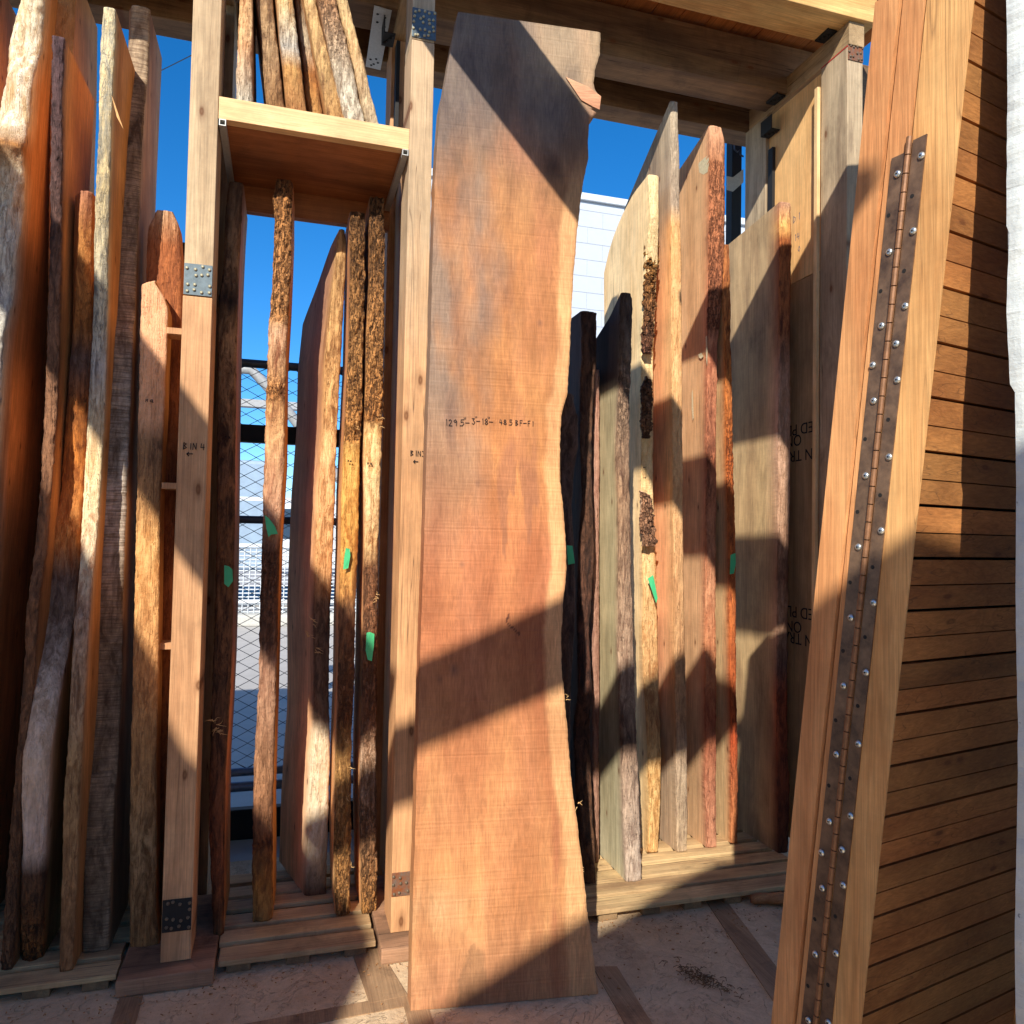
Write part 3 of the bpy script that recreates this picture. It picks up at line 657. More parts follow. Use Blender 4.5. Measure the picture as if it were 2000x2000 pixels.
# stickers (spacer blocks) between the boards of that bundle
for i, (x, y) in enumerate(((334, 645), (324, 948), (318, 1262))):
    p = hit(x, y, 1, 2.93); m = MB(); m.box(p[0]-.014, p[0]+.05, 2.93, 3.02, p[2]-.012, p[2]+.010, .001)
    tag(m.build('spacer_block', POSTL, origin=tuple(p)), ('upper', 'middle', 'lower')[i]+' small wooden spacer wedged beside the BIN 4 post', 'spacer', 'wooden spacers between boards')
m = MB(); P = [hit(x, y, 1, 2.83) for x, y in ((217, 184), (222, 196), (241, 252), (228, 228))]
m.add([tuple(p) for p in P]+[(p[0], p[1]+.006, p[2]) for p in P], [(3, 2, 1, 0), (4, 5, 6, 7), (0, 1, 5, 4), (1, 2, 6, 5), (2, 3, 7, 6), (3, 0, 4, 7)])
SPL = [o for o in bpy.data.objects if o.get('label', '').startswith('tall slim pale')][0]
m.build('splinter', CEDAR, SPL)
# middle bin -----------------------------------------------
s1 = slab('wood_slab', 'dark brown live-edge slab with a black knot, right of the BIN 4 post', 'wood slab', GM,
     [(447, 476, 357), (440, 472, 417), (436, 467, 525), (427, 465, 580), (425, 463, 650), (424, 460, 830), (423, 458, 1010), (421, 456, 1160), (416, 452, 1300), (412, 447, 1400), (408, 440, 1517), (409, 438, 1650), (416, 436, 1825)],
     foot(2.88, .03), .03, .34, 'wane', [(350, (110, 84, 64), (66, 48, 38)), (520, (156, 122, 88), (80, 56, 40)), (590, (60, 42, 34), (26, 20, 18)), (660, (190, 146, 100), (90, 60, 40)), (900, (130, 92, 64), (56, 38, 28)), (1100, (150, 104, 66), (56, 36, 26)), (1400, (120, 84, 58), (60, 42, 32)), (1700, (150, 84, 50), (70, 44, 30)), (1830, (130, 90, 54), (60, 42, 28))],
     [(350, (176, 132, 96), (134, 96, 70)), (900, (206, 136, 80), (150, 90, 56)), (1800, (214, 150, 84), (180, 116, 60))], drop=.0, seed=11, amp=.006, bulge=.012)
tape(s1, [(438, 1104), (447, 1106), (454, 1112), (455, 1135), (446, 1147), (438, 1140)], s1['foot'], s1['lean'], .024)
s2 = slab('wood_slab', 'slab with thick cracked bark above a pale burl, standing alone against the chain-link', 'wood slab', GM,
     [(539, 572, 353), (533, 571, 385), (536, 571, 430), (534, 568, 510), (530, 565, 580), (525, 562, 635), (523, 558, 700), (519, 557, 800), (517, 556, 900), (514, 551, 980), (511, 546, 1065), (508, 543, 1190), (505, 539, 1350), (498, 536, 1445), (494, 532, 1590), (492, 533, 1700), (493, 532, 1797)],
     foot(2.947, .0), .0, .26, 'bark', [(350, (150, 96, 50), (56, 34, 26)), (400, (206, 152, 92), (66, 40, 26)), (620, (222, 170, 112), (90, 54, 34)), (650, (232, 190, 150), (170, 112, 80)), (770, (224, 168, 106), (110, 62, 36)), (820, (232, 180, 122), (170, 114, 76)), (1000, (224, 176, 140), (180, 126, 96)), (1080, (128, 88, 64), (60, 40, 30)), (1250, (150, 106, 78), (80, 54, 40)), (1310, (190, 146, 116), (150, 106, 82)), (1500, (176, 128, 92), (140, 98, 68)), (1640, (150, 96, 60), (70, 42, 30)), (1720, (190, 130, 62), (120, 76, 40)), (1800, (200, 150, 84), (110, 74, 42))],
     [(350, (206, 140, 84), (170, 106, 62)), (1800, (232, 166, 86), (206, 132, 60))], ang=math.radians(2.5), seed=12, amp=.0065, bulge=.01)
tape(s2, [(517, 1006), (525, 1012), (537, 1028), (543, 1043), (530, 1044), (524, 1049), (520, 1030)], s2['foot'], s2['lean'], .028)
s3 = slab('wood_slab', 'pointed slab with a broad brown left face and peeled pale foot, middle bin', 'wood slab', GM,
     [(662, 674, 449), (659, 677, 470), (654, 675, 525), (646, 672, 580), (639, 669, 650), (634, 666, 700), (632, 659, 815), (621, 654, 960), (616, 650, 1085), (612, 645, 1190), (613, 642, 1350), (612, 644, 1420), (606, 644, 1500), (600, 641, 1600), (596, 637, 1735)],
     foot(3.10, .0), .0, .36, 'wane', [(449, (190, 150, 100), (120, 84, 50)), (800, (236, 184, 120), (140, 90, 50)), (900, (240, 196, 140), (180, 124, 76)), (1100, (236, 180, 120), (170, 112, 66)), (1180, (130, 96, 72), (76, 54, 40)), (1400, (130, 100, 76), (84, 62, 48)), (1440, (236, 214, 180), (220, 190, 150)), (1640, (232, 210, 176), (210, 180, 140)), (1740, (120, 84, 60), (60, 42, 30))],
     [(449, (170, 126, 98), (136, 98, 74)), (1000, (200, 146, 108), (156, 106, 76)), (1350, (232, 180, 132), (206, 150, 106))], seed=13, ang=math.radians(-15), amp=.006, topprof=[(0, 0), (.25, .05), (1, .30)])
s4 = slab('wood_slab', 'slab with dark ridged bark on its upper half and split yellow wood below, middle bin', 'wood slab', GM,
     [(683, 713, 415), (684, 713, 543), (681, 709, 690), (676, 708, 780), (673, 704, 840), (667, 702, 960), (666, 699, 1066), (662, 694, 1190), (660, 692, 1350), (657, 687, 1430), (654, 685, 1530), (652, 686, 1650), (655, 683, 1783)],
     foot(2.92, .02), .02, .30, 'bark', [(415, (150, 112, 70), (52, 32, 20)), (700, (204, 156, 96), (74, 46, 28)), (860, (216, 160, 92), (90, 56, 32)), (885, (236, 186, 104), (190, 130, 62)), (1080, (236, 178, 92), (180, 112, 50)), (1160, (210, 150, 84), (140, 90, 48)), (1190, (150, 104, 70), (84, 56, 40)), (1400, (150, 104, 68), (70, 46, 32)), (1450, (206, 156, 92), (120, 80, 44)), (1780, (196, 150, 92), (90, 60, 36))],
     [(415, (190, 132, 84), (150, 98, 62)), (1783, (240, 190, 130), (210, 150, 96))], seed=14, amp=.0065, bulge=.01)
tape(s4, [(675, 1070), (683, 1072), (684, 1085), (680, 1110), (670, 1112), (672, 1090)], s4['foot'], s4['lean'], .026)
s5 = slab('wood_slab', 'slab with shaggy dark bark up high and cream wood midway, nearest the BIN 3 post', 'wood slab', GM,
     [(722, 751, 388), (722, 751, 540), (716, 750, 650), (713, 748, 800), (710, 745, 890), (712, 742, 980), (712, 739, 1080), (710, 738, 1180), (707, 736, 1350), (704, 735, 1480), (703, 736, 1600), (706, 736, 1778)],
     foot(2.91, .02), .02, .30, 'bark', [(388, (130, 96, 60), (46, 28, 18)), (560, (196, 148, 92), (60, 38, 24)), (700, (206, 156, 96), (66, 40, 26)), (820, (206, 150, 86), (84, 52, 32)), (850, (246, 212, 150), (200, 146, 84)), (1000, (246, 214, 160), (196, 150, 100)), (1060, (236, 196, 136), (160, 106, 62)), (1110, (150, 104, 70), (76, 50, 36)), (1400, (160, 112, 80), (80, 54, 40)), (1480, (206, 176, 146), (130, 84, 50)), (1600, (156, 124, 98), (84, 58, 40)), (1780, (190, 142, 80), (84, 56, 34))],
     [(388, (186, 126, 80), (150, 96, 60)), (1780, (238, 186, 126), (204, 146, 92))], seed=15, amp=.0065, bulge=.01)
tape(s5, [(716, 1236), (722, 1234), (731, 1238), (730, 1262), (726, 1291), (718, 1288), (714, 1270)], s5['foot'], s5['lean'], .026)
# slabs standing on the shelf -------------------------------
GS = 'bark-edged slabs standing on the shelf'
def shelf_slab(label, bx0, bx1, by, tx0, tx1, edge, seed, style='wane', Y=2.82, dep=.4, b=.03):
    rows = []
    ty = -95
    for k in range(7):
        t_ = k/6; y = ty+(by-ty)*t_; fx = (y-0)/(by-0)
        rows.append((tx0+(bx0-tx0)*fx+random.uniform(-1.5, 1.5)*(0 < k < 6), tx1+(bx1-tx1)*fx+random.uniform(-1.5, 1.5)*(0 < k < 6), y))
    ax_ = foot(Y, b, 2.93)
    return slab('shelf_slab', label, 'wood slab', GS, rows, ax_, b, dep, style, edge, [(0, (214, 160, 104), (170, 116, 70))], zb=2.931, seed=seed, amp=.0055, bulge=.01, step=.004)
W_ = lambda x: 400+x/2.76
shelf_slab('leftmost slab on the shelf, pinkish bark edge, nearly upright', W_(165), W_(262), 207, W_(190), W_(258), [(0, (240, 196, 140), (170, 116, 76)), (90, (236, 190, 140), (160, 100, 60)), (200, (210, 200, 180), (150, 140, 120))], 21, Y=2.80)
shelf_slab('brown grooved slab second from the left on the shelf', W_(338), W_(436), 222, W_(275), W_(368), [(0, (196, 160, 116), (120, 90, 64)), (100, (190, 156, 116), (110, 80, 58)), (220, (170, 124, 78), (110, 76, 46))], 22, Y=2.86)
shelf_slab('pale two-tone slab third from the left on the shelf', W_(448), W_(552), 226, W_(385), W_(482), [(0, (246, 216, 156), (190, 140, 86)), (90, (206, 196, 180), (130, 120, 110)), (130, (220, 170, 104), (170, 116, 64)), (220, (190, 134, 84), (140, 94, 56))], 23, Y=2.80)
shelf_slab('slab with a dark upper edge and brown knot, fourth on the shelf', W_(560), W_(642), 230, W_(486), W_(536), [(0, (150, 110, 70), (90, 66, 44)), (80, (206, 190, 160), (130, 114, 96)), (140, (190, 124, 64), (120, 76, 42)), (225, (210, 160, 96), (140, 96, 56))], 24, Y=2.88)
shelf_slab('slab with smooth yellow-brown edge, fifth on the shelf', W_(662), W_(756), 237, W_(530), W_(598), [(0, (236, 196, 136), (180, 136, 90)), (140, (206, 166, 110), (140, 104, 70)), (230, (210, 160, 100), (150, 106, 66))], 25, Y=2.82)
shelf_slab('slab with scaly whitish bark, second from the right on the shelf', W_(760), W_(872), 242, W_(604), W_(712), [(0, (216, 170, 124), (110, 80, 62)), (100, (216, 196, 166), (120, 96, 80)), (170, (236, 226, 200), (150, 130, 110)), (240, (240, 228, 200), (150, 126, 104))], 26, 'bark', Y=2.80)
shelf_slab('rightmost slab on the shelf, leaning left with a narrow grey-flecked edge', W_(876), W_(942), 247, W_(714), W_(772), [(0, (240, 204, 146), (170, 136, 96)), (90, (236, 196, 140), (180, 140, 96)), (240, (226, 206, 170), (150, 130, 106))], 27, Y=2.80)
# right bin --------------------------------------------------
r0 = slab('wood_slab', 'dark purplish slab edge peeping out beside the wide leaning slab, green tape on it', 'wood slab', GR,
     [(1100, 1115, 768), (1094, 1128, 812), (1088, 1130, 870), (1084, 1121, 925), (1084, 1117, 980), (1084, 1121, 1050), (1088, 1123, 1110), (1092, 1124, 1200), (1090, 1116, 1350), (1090, 1110, 1500), (1088, 1108, 1700)],
     foot(2.86, .02), .02, .3, 'wane', [(768, (110, 86, 76), (64, 48, 42)), (1700, (96, 70, 52), (54, 38, 30))], [(768, (80, 66, 66), (60, 48, 46))], seed=31, amp=.005)
tape(r0, [(1106, 1065), (1118, 1066), (1122, 1100), (1109, 1103)], r0['foot'], r0['lean'], .02)
slab('wood_slab', 'dark red-brown wavy slab with a flat top beside the purplish edge', 'wood slab', GR,
     [(1135, 1166, 609), (1137, 1166, 700), (1133, 1162, 740), (1133, 1155, 870), (1138, 1157, 975), (1130, 1162, 1065), (1128, 1157, 1160), (1128, 1151, 1230), (1130, 1157, 1350), (1120, 1152, 1420), (1125, 1157, 1550), (1137, 1164, 1709)],
     foot(2.99, .02), .02, .3, 'wane', [(600, (104, 76, 60), (56, 40, 32)), (900, (116, 80, 58), (58, 40, 30)), (1300, (96, 60, 46), (44, 28, 24)), (1710, (110, 76, 50), (50, 34, 26))], [(600, (84, 66, 60), (60, 46, 42))], seed=32, amp=.006, bulge=.01)
slab('wood_slab', 'thin pinkish brown strip of a slab behind the dark wavy one', 'wood slab', GR,
     [(1161, 1171, 722), (1159, 1171, 900), (1158, 1170, 1100), (1156, 1171, 1350), (1158, 1170, 1500), (1160, 1170, 1660)],
     foot(3.12, .0), .0, .25, 'wane', [(700, (206, 160, 136), (170, 120, 100)), (1700, (160, 120, 100), (120, 86, 70))], [(700, (150, 110, 90), (120, 86, 70))], seed=33, amp=.002)
slab('wood_slab', 'grey-green faced slab with a dark top and flecked bark edge, right bin', 'wood slab', GR,
     [(1213, 1231, 573), (1212, 1236, 584), (1211, 1235, 620), (1211, 1234, 700), (1207, 1230, 780), (1204, 1230, 840), (1203, 1230, 900), (1208, 1231, 990), (1208, 1233, 1100), (1207, 1238, 1260), (1209, 1241, 1350), (1213, 1244, 1450), (1215, 1249, 1530), (1218, 1252, 1620), (1224, 1253, 1709)],
     foot(2.945, -.0), -.0, .25, 'bark', [(573, (92, 76, 66), (54, 42, 36)), (650, (98, 82, 70), (60, 48, 40)), (760, (180, 156, 132), (90, 72, 62)), (960, (176, 140, 108), (110, 80, 62)), (1300, (196, 164, 136), (130, 100, 80)), (1450, (130, 100, 78), (80, 60, 48)), (1520, (196, 166, 140), (130, 106, 90)), (1700, (200, 180, 160), (140, 116, 100))],
     [(573, (76, 62, 58), (48, 38, 38)), (735, (90, 74, 66), (60, 50, 46)), (755, (198, 182, 144), (172, 158, 124)), (1300, (194, 178, 138), (166, 152, 116)), (1700, (196, 188, 156), (170, 160, 128))], seed=34, amp=.004, bulge=.012, topprof=[(0, 0), (.4, .07), (1, .13)])
s2r = slab('wood_slab', 'cream slab with arched top and a mossy bark strip on its edge', 'wood slab', GR,
     [(1266, 1287, 343), (1270, 1287, 425), (1262, 1286, 500), (1257, 1280, 600), (1252, 1277, 680), (1253, 1276, 760), (1253, 1276, 880), (1252, 1276, 960), (1254, 1280, 1060), (1256, 1283, 1160), (1254, 1285, 1260), (1262, 1288, 1400), (1265, 1292, 1480), (1268, 1290, 1560), (1266, 1287, 1640), (1265, 1285, 1662)],
     foot(3.164, .0), .0, .46, 'wane', [(343, (250, 222, 170), (240, 206, 150)), (800, (250, 222, 166), (236, 196, 136)), (1150, (246, 206, 146), (206, 146, 90)), (1400, (200, 150, 96), (140, 92, 56)), (1500, (240, 196, 130), (180, 126, 70)), (1662, (236, 190, 126), (180, 124, 70))],
     [(343, (250, 222, 174), (240, 204, 150)), (1662, (244, 210, 156), (230, 190, 134))], seed=35, amp=.003, topprof=[(0, 0), (.3, .02), (.6, .08), (.85, .17), (1, .29)])
def bark_patch(parent, rows, a, b, edge, seed, name='bark_strip', th=.012):
    o = slab(name, None, None, None, rows, a-th, b, .012, 'bark', edge, edge, nofit=True, zb=hitp(rows[-1][0], rows[-1][2], a-th, b)[2], seed=seed, amp=.006, bulge=.008, step=.004, back=0, wob=.009, cut=.03)
    lw = np.array(o.location); o.parent = parent; o.location = lw-np.array(parent.location)
    for k in ('foot', 'lean'): del o[k]
    return o
a2 = s2r['foot']
bark_patch(s2r, [(1272, 1277, 420), (1269, 1284, 440), (1263, 1284, 500), (1258, 1280, 580), (1255, 1275, 650), (1256, 1271, 690)], a2, 0, [(420, (186, 142, 60), (70, 46, 22)), (560, (190, 140, 84), (70, 44, 26)), (700, (150, 106, 90), (60, 40, 34))], 51)
bark_patch(s2r, [(1262, 1268, 741), (1254, 1275, 760), (1252, 1275, 800), (1254, 1273, 838), (1258, 1266, 856)], a2, 0, [(740, (140, 106, 84), (56, 40, 34)), (860, (160, 120, 84), (64, 44, 34))], 52)
bark_patch(s2r, [(1253, 1274, 965), (1253, 1276, 1000), (1255, 1279, 1050), (1257, 1281, 1067)], a2, 0, [(965, (190, 150, 120), (100, 66, 50)), (1070, (190, 150, 120), (90, 60, 46))], 53)
tape(s2r, [(1265, 1130), (1275, 1123), (1284, 1168), (1281, 1178), (1272, 1152)], a2, 0, .018)
slab('wood_slab', 'tall sharp-pointed slab, grey at the top and peach below, behind the cream one', 'wood slab', GR,
     [(1309, 1323, 199), (1310, 1327, 300), (1310, 1328, 400), (1311, 1331, 500), (1311, 1332, 650), (1313, 1333, 800), (1314, 1334, 1000), (1316, 1336, 1150), (1318, 1340, 1350), (1320, 1342, 1450), (1320, 1343, 1600), (1322, 1341, 1663)],
     foot(3.125, .0), .0, .50, 'wane', [(199, (206, 190, 162), (180, 160, 134)), (400, (190, 166, 140), (150, 130, 112)), (440, (240, 190, 130), (226, 166, 106)), (900, (238, 190, 134), (214, 156, 104)), (1400, (200, 150, 106), (150, 108, 76)), (1500, (196, 170, 140), (150, 126, 104)), (1663, (196, 170, 136), (150, 124, 100))],
     [(199, (190, 170, 140), (150, 132, 110)), (400, (176, 150, 122), (130, 110, 92)), (560, (230, 176, 126), (206, 150, 106)), (1300, (230, 176, 130), (206, 150, 110)), (1450, (186, 160, 130), (150, 128, 106))], seed=36, amp=.002, topprof=[(0, 0), (1, .30)])
s4r = slab('wood_slab', 'tan slab with flat slanting top and reddish bark edge, a whitish knot near its top', 'wood slab', GR,
     [(1385, 1409, 247), (1386, 1416, 275), (1385, 1416, 400), (1384, 1415, 500), (1382, 1408, 600), (1381, 1402, 680), (1380, 1400, 800), (1380, 1398, 870), (1379, 1400, 960), (1378, 1398, 1100), (1377, 1399, 1350), (1378, 1399, 1450), (1377, 1399, 1530), (1381, 1399, 1620), (1381, 1400, 1653)],
     foot(3.145, .0), .0, .34, 'bark', [(247, (226, 172, 134), (206, 150, 112)), (320, (206, 140, 98), (110, 62, 42)), (640, (196, 128, 92), (96, 54, 38)), (670, (206, 136, 100), (170, 100, 72)), (900, (180, 112, 80), (90, 50, 36)), (1150, (206, 146, 108), (176, 112, 78)), (1300, (206, 136, 92), (170, 100, 66)), (1400, (176, 100, 66), (130, 66, 44)), (1653, (200, 144, 112), (170, 112, 84))],
     [(247, (214, 172, 128), (196, 152, 108)), (1653, (206, 166, 124), (180, 142, 104))], seed=37, amp=.003, topprof=[(0, 0), (1, .10)])
s5r = slab('wood_slab', 'thin slab with bright red bark edge and green tape, beside the wide grey slab', 'wood slab', GR,
     [(1411, 1424, 478), (1413, 1428, 600), (1415, 1427, 664), (1417, 1430, 750), (1418, 1431, 850), (1420, 1433, 950), (1422, 1436, 1030), (1424, 1437, 1100), (1425, 1438, 1350), (1428, 1441, 1450), (1428, 1441, 1550), (1428, 1440, 1648)],
     foot(3.138, .0), .0, .30, 'bark', [(478, (190, 120, 70), (110, 60, 36)), (700, (226, 140, 70), (140, 76, 40)), (900, (206, 116, 56), (96, 50, 30)), (1200, (206, 116, 60), (140, 70, 40)), (1450, (190, 84, 44), (110, 46, 26)), (1648, (206, 140, 90), (170, 100, 60))],
     [(478, (206, 170, 124), (184, 148, 106)), (1648, (206, 176, 130), (180, 150, 110))], seed=38, amp=.0025, topprof=[(0, 0), (1, .10)])
tape(s5r, [(1427, 1084), (1436, 1080), (1437, 1100), (1433, 1120), (1425, 1122)], s5r['foot'], 0, .016)
s6r = slab('wood_slab', 'wide grey-brown faced slab with a square top at the right end of the bin', 'wood slab', GR,
     [(1523, 1545, 396), (1523, 1546, 470), (1522, 1545, 600), (1521, 1543, 700), (1520, 1545, 800), (1519, 1544, 920), (1519, 1544, 1000), (1518, 1540, 1120), (1517, 1538, 1350), (1517, 1538, 1450), (1518, 1543, 1540), (1519, 1540, 1664)],
     foot(3.007, .0), .0, .47, 'wane', [(396, (206, 160, 130), (170, 120, 96)), (440, (250, 200, 120), (196, 130, 76)), (470, (190, 110, 56), (110, 56, 34)), (650, (170, 106, 66), (90, 50, 36)), (770, (206, 166, 142), (172, 134, 106)), (1000, (196, 156, 126), (156, 116, 90)), (1130, (150, 108, 84), (96, 64, 48)), (1200, (190, 150, 120), (146, 106, 80)), (1300, (120, 90, 80), (80, 58, 52)), (1360, (166, 84, 52), (96, 48, 34)), (1664, (96, 62, 46), (60, 40, 34))],
     [(396, (196, 172, 134), (166, 142, 108)), (600, (186, 160, 122), (140, 116, 92)), (900, (196, 168, 124), (170, 142, 104)), (1300, (200, 170, 124), (160, 130, 94)), (1664, (190, 160, 120), (150, 120, 88))], seed=39, amp=.004, topprof=[(0, 0), (1, .05)], facemat=wood_mat('stained_face', saw=.6, stain=.45, seed=24))
# little hand-written marks on the edges
def na(par, x, y, sz=.013):
    a, b = par['foot'], par['lean']; handwrite(par, 'na', hitp(x, y, a-.022, b), (1, 0, 0), (0, 0, 1), sz, INK, .0022)
L6o = [o for o in bpy.data.objects if o.get('label', '').startswith('short slab with a bare peach')][0]
L5o = [o for o in bpy.data.objects if o.get('label', '').startswith('tall weathered')][0]
na(L6o, 284, 785, .017); na(L5o, 215, 862); na(s1, 439, 856); na(s4, 679, 902, .010); na(s5, 717, 907); na(s2r, 1256, 914, .008)

fibres(s4, [(697, 822), (700, 838), (676, 1450), (684, 1500), (680, 1560), (684, 1690)], s4['foot'], s4['lean'], 3, .02)
fibres(s5, [(745, 815), (744, 832), (736, 1165), (735, 1172)], s5['foot'], s5['lean'], 3, .02)
fibres(s3, [(612, 1215), (606, 1240), (618, 1270)], s3['foot'], s3['lean'], 6, .028)
fibres(s1, [(418, 1410), (425, 1420), (432, 1430)], s1['foot'], s1['lean'], 6, .03)

def on_left_face(par, pts, label_name, mat, xref):
    X = hitp(xref[0], xref[1], par['foot'], par['lean'])[0]; m = MB(); P = [hit(x, y, 0, X-.0035) for x, y in pts]; Q = [hit(x, y, 0, X+.002) for x, y in pts]; n = len(P)
    m.add([tuple(p) for p in P]+[tuple(q) for q in Q], [tuple(range(n-1, -1, -1))]+[(i, (i+1) % n, n+(i+1) % n, n+i) for i in range(n)])
    return m.build(label_name, mat, par)
SAP = plain('dried_sap', (226, 214, 176), .6, 0, 160, .4)
on_left_face(s4r, [(1364, 322), (1367, 308), (1374, 302), (1383, 300), (1385, 318), (1382, 336), (1374, 341), (1366, 337)], 'sap_patch', SAP, (1385, 320))
on_left_face(s4r, [(1351, 768), (1353, 760), (1354, 790), (1355, 815), (1353, 822), (1351, 800)], 'sap_drip', SAP, (1381, 780))
on_left_face(s4r, [(1364, 692), (1370, 689), (1374, 696), (1369, 701), (1365, 698)], 'sap_patch', SAP, (1381, 700))
on_left_face(s4r, [(1378, 658), (1381, 655), (1382, 690), (1381, 716), (1379, 700)], 'sap_drip', SAP, (1381, 690))


# ------------------------------------------------------------------ wide slab leaning in front
def big_slab():
    a, b, th, cx = 2.325, .085, .074, -.11
    def hitp(px, py, a_, b_):
        d = ray(px, py); t = (a_ + b_*CAM[2] - cx*.72 - CAM[1])/(d[1]-b_*d[2]-cx*d[0]); return CAM + t*d
    Lp = [(897, 12), (880, 98), (869, 163), (860, 203), (856, 254), (852, 308), (849, 362), (847, 435), (845, 507), (843, 580), (840, 700), (836, 795), (832.5, 903), (829, 1048), (823.5, 1193), (820, 1302), (819, 1336), (816, 1445), (814, 1517), (811, 1626), (807, 1735), (804, 1880), (802, 1977)]
    Rp = [(1173, 74), (1172, 105), (1163, 135), (1160, 160), (1163, 172), (1173, 190), (1172.5, 206), (1167, 219), (1156, 213), (1151, 232), (1150, 270), (1149.5, 308), (1140, 355), (1133, 406), (1128, 453), (1122, 525), (1118, 580), (1113, 700), (1111.5, 722), (1108, 770), (1097, 813), (1094, 875), (1095, 940), (1101, 994), (1106, 1066), (1107, 1114), (1101, 1175), (1097, 1230), (1098, 1300), (1099, 1330), (1104, 1365), (1110, 1445), (1119, 1546), (1128, 1608), (1137, 1680), (1144, 1746), (1151, 1800), (1159, 1865), (1170, 1945)]
    L = sorted([(q[2], q[0]) for q in (hitp(*p, a, b) for p in Lp)]); Rr = sorted([(q[2], q[0]) for q in (hitp(*p, a, b) for p in Rp)])
    lz, lx = zip(*L); rz, rx = zip(*Rr); ztop = (L[-1][0]+Rr[-1][0])/2; nz, nu = 560, 84
    ax_ = lambda c1, c2, f: tuple(p*(1-f)+q*f for p, q in zip(c1, c2))
    heart = sorted([(-hy, lin(h1), lin(h2)) for hy, h1, h2 in [
        (0, (122, 103, 84), (102, 86, 71)), (200, (122, 99, 82), (102, 82, 69)), (330, (161, 116, 77), (129, 90, 61)), (480, (188, 130, 80), (155, 101, 62)),
        (700, (190, 132, 80), (159, 104, 63)), (900, (193, 133, 80), (160, 104, 62)), (1050, (188, 123, 79), (161, 98, 62)), (1250, (179, 114, 73), (149, 88, 56)),
        (1500, (195, 136, 87), (166, 107, 68)), (1700, (195, 140, 89), (166, 110, 69)), (1820, (190, 138, 95), (159, 110, 75)), (2000, (188, 136, 92), (153, 106, 71))]])
    V, CA, CB = [], [], []
    for i in range(nz+1):
        t_ = i/nz; z = .002 + (ztop-.002)*t_
        x0 = np.interp(z, lz, lx); x1 = np.interp(z, rz, rx)
        py = 1045 - (z-1.45)*1491/2.62     # rough photo row of this height, drives the stain pattern only
        x1 += .003*noise.noise(Vector((3, 1, z*14))) + .0018*noise.noise(Vector((3, 1, z*55)))
        x0 += .0015*noise.noise(Vector((8, 1, z*20)))
        for j in range(nu+1):
            u = j/nu; x = x0+(x1-x0)*u; y = a+b*z+cx*(x-.72)
            y += .0009*noise.noise(Vector((x*5, 0, z*150)))
            if u > .985: y += .004*(u-.985)/.015
            V.append((x, y, z))
            k = -py; h = heart
            if k <= h[0][0]: c1, c2 = h[0][1], h[0][2]
            elif k >= h[-1][0]: c1, c2 = h[-1][1], h[-1][2]
            else:
                for q in range(len(h)-1):
                    if k <= h[q+1][0]:
                        f = (k-h[q][0])/(h[q+1][0]-h[q][0]); c1 = ax_(h[q][1], h[q+1][1], f); c2 = ax_(h[q][2], h[q+1][2], f); break
            nn = noise.fractal(Vector((x*5, 2, z*1.6)), 1., 2., 5); n2 = noise.fractal(Vector((x*14, 7, z*4)), 1., 2., 4)
            n3 = noise.fractal(Vector((x*9, 17, z*2.2)), 1., 2., 5)
            c1 = ax_(c1, lin((172, 110, 78)), max(0, min(.6, (.45+1.2*n3)*.5))); 
            # weathered grey band down the left side and over the top
            gy = max(0., min(1., (1.15-u*2.3+nn*1.3)))*max(0., min(1., (1150-py)/400))*.85
            if py < 330: gy = max(gy, min(1., (330-py)/160)*max(0, min(1, 1.5-u*1.25+nn)))
            tl = max(0, min(1, (u-.38+.1*nn)/.25))*max(0, min(1, (170-py+60*n2)/110)); gy *= 1-.7*tl; c1 = ax_(c1, lin((190, 164, 128)), .6*tl); c2 = ax_(c2, lin((172, 146, 112)), .6*tl)
            c1 = ax_(c1, lin((128, 112, 98)), gy); c2 = ax_(c2, lin((96, 82, 76)), gy)
            # sapwood on the right
            sb = .87 + .04*noise.noise(Vector((4, 0, z*3))) - .13*max(0, min(1, (py-1600)/400))*.6
            s_ = max(0, min(1, (u-sb+n2*.03)/.03))*max(0, min(1, (py-240)/160))
            c1 = ax_(c1, lin((224, 178, 124)), s_*.6); c2 = ax_(c2, lin((208, 156, 106)), s_*.6)
            rb = max(0, 1-abs(u-sb+.03)/.05)*max(0, min(1, (py-900)/400))*(.6+n2)
            c1 = ax_(c1, lin((150, 86, 60)), max(0, min(.7, rb)));
            # flame-shaped wet stain half way up, small stain near the foot
            lim = 985 + 60*math.sin(u*34+1.2) + 40*math.sin(u*71) + 25*n2
            if .40 < u < .84 and py < lim: 
                f = max(0, min(1, (lim-py)/8))*max(0, min(1, (py-(860-60*math.sin(u*12))+120*n2)/90))*min(1, (u-.40)/.04)*min(1, (.84-u)/.03)
                c1 = ax_(c1, lin((158, 104, 72)), f*.75); c2 = ax_(c2, lin((140, 90, 64)), f*.75)
            f = max(0, 1-((u-.30)/.16)**2-((py-1845+40*n2)/34)**2+n2*1.4)
            f = min(1, f*2)*.55; c1 = ax_(c1, lin((132, 96, 66)), f); c2 = ax_(c2, lin((120, 88, 62)), f)
            f = max(0, min(1, 1-((u-.12+.1*n2)/.3)**2))*max(0, min(1, (py-1640)/60))*max(0, min(1, (1760-py)/60))*.5
            c1 = ax_(c1, lin((196, 160, 120)), f)
            kn = math.hypot((x-.76)/.055, (z-.60)/.035); 
            if kn < 1: f = (1-kn)*.5; c1 = ax_(c1, lin((170, 110, 66)), f+.15*math.sin(kn*22))
            kd = math.hypot((x-.90)/.05, (z-2.78)/.07)+n2*.4
            if kd < 1: c1 = ax_(c1, lin((70, 46, 36)), (1-kd)*.8); c2 = ax_(c2, lin((60, 40, 32)), (1-kd)*.8)
            cr = abs((x-.73)-(z-1.17)*-.5-.01*math.sin(z*90)); 
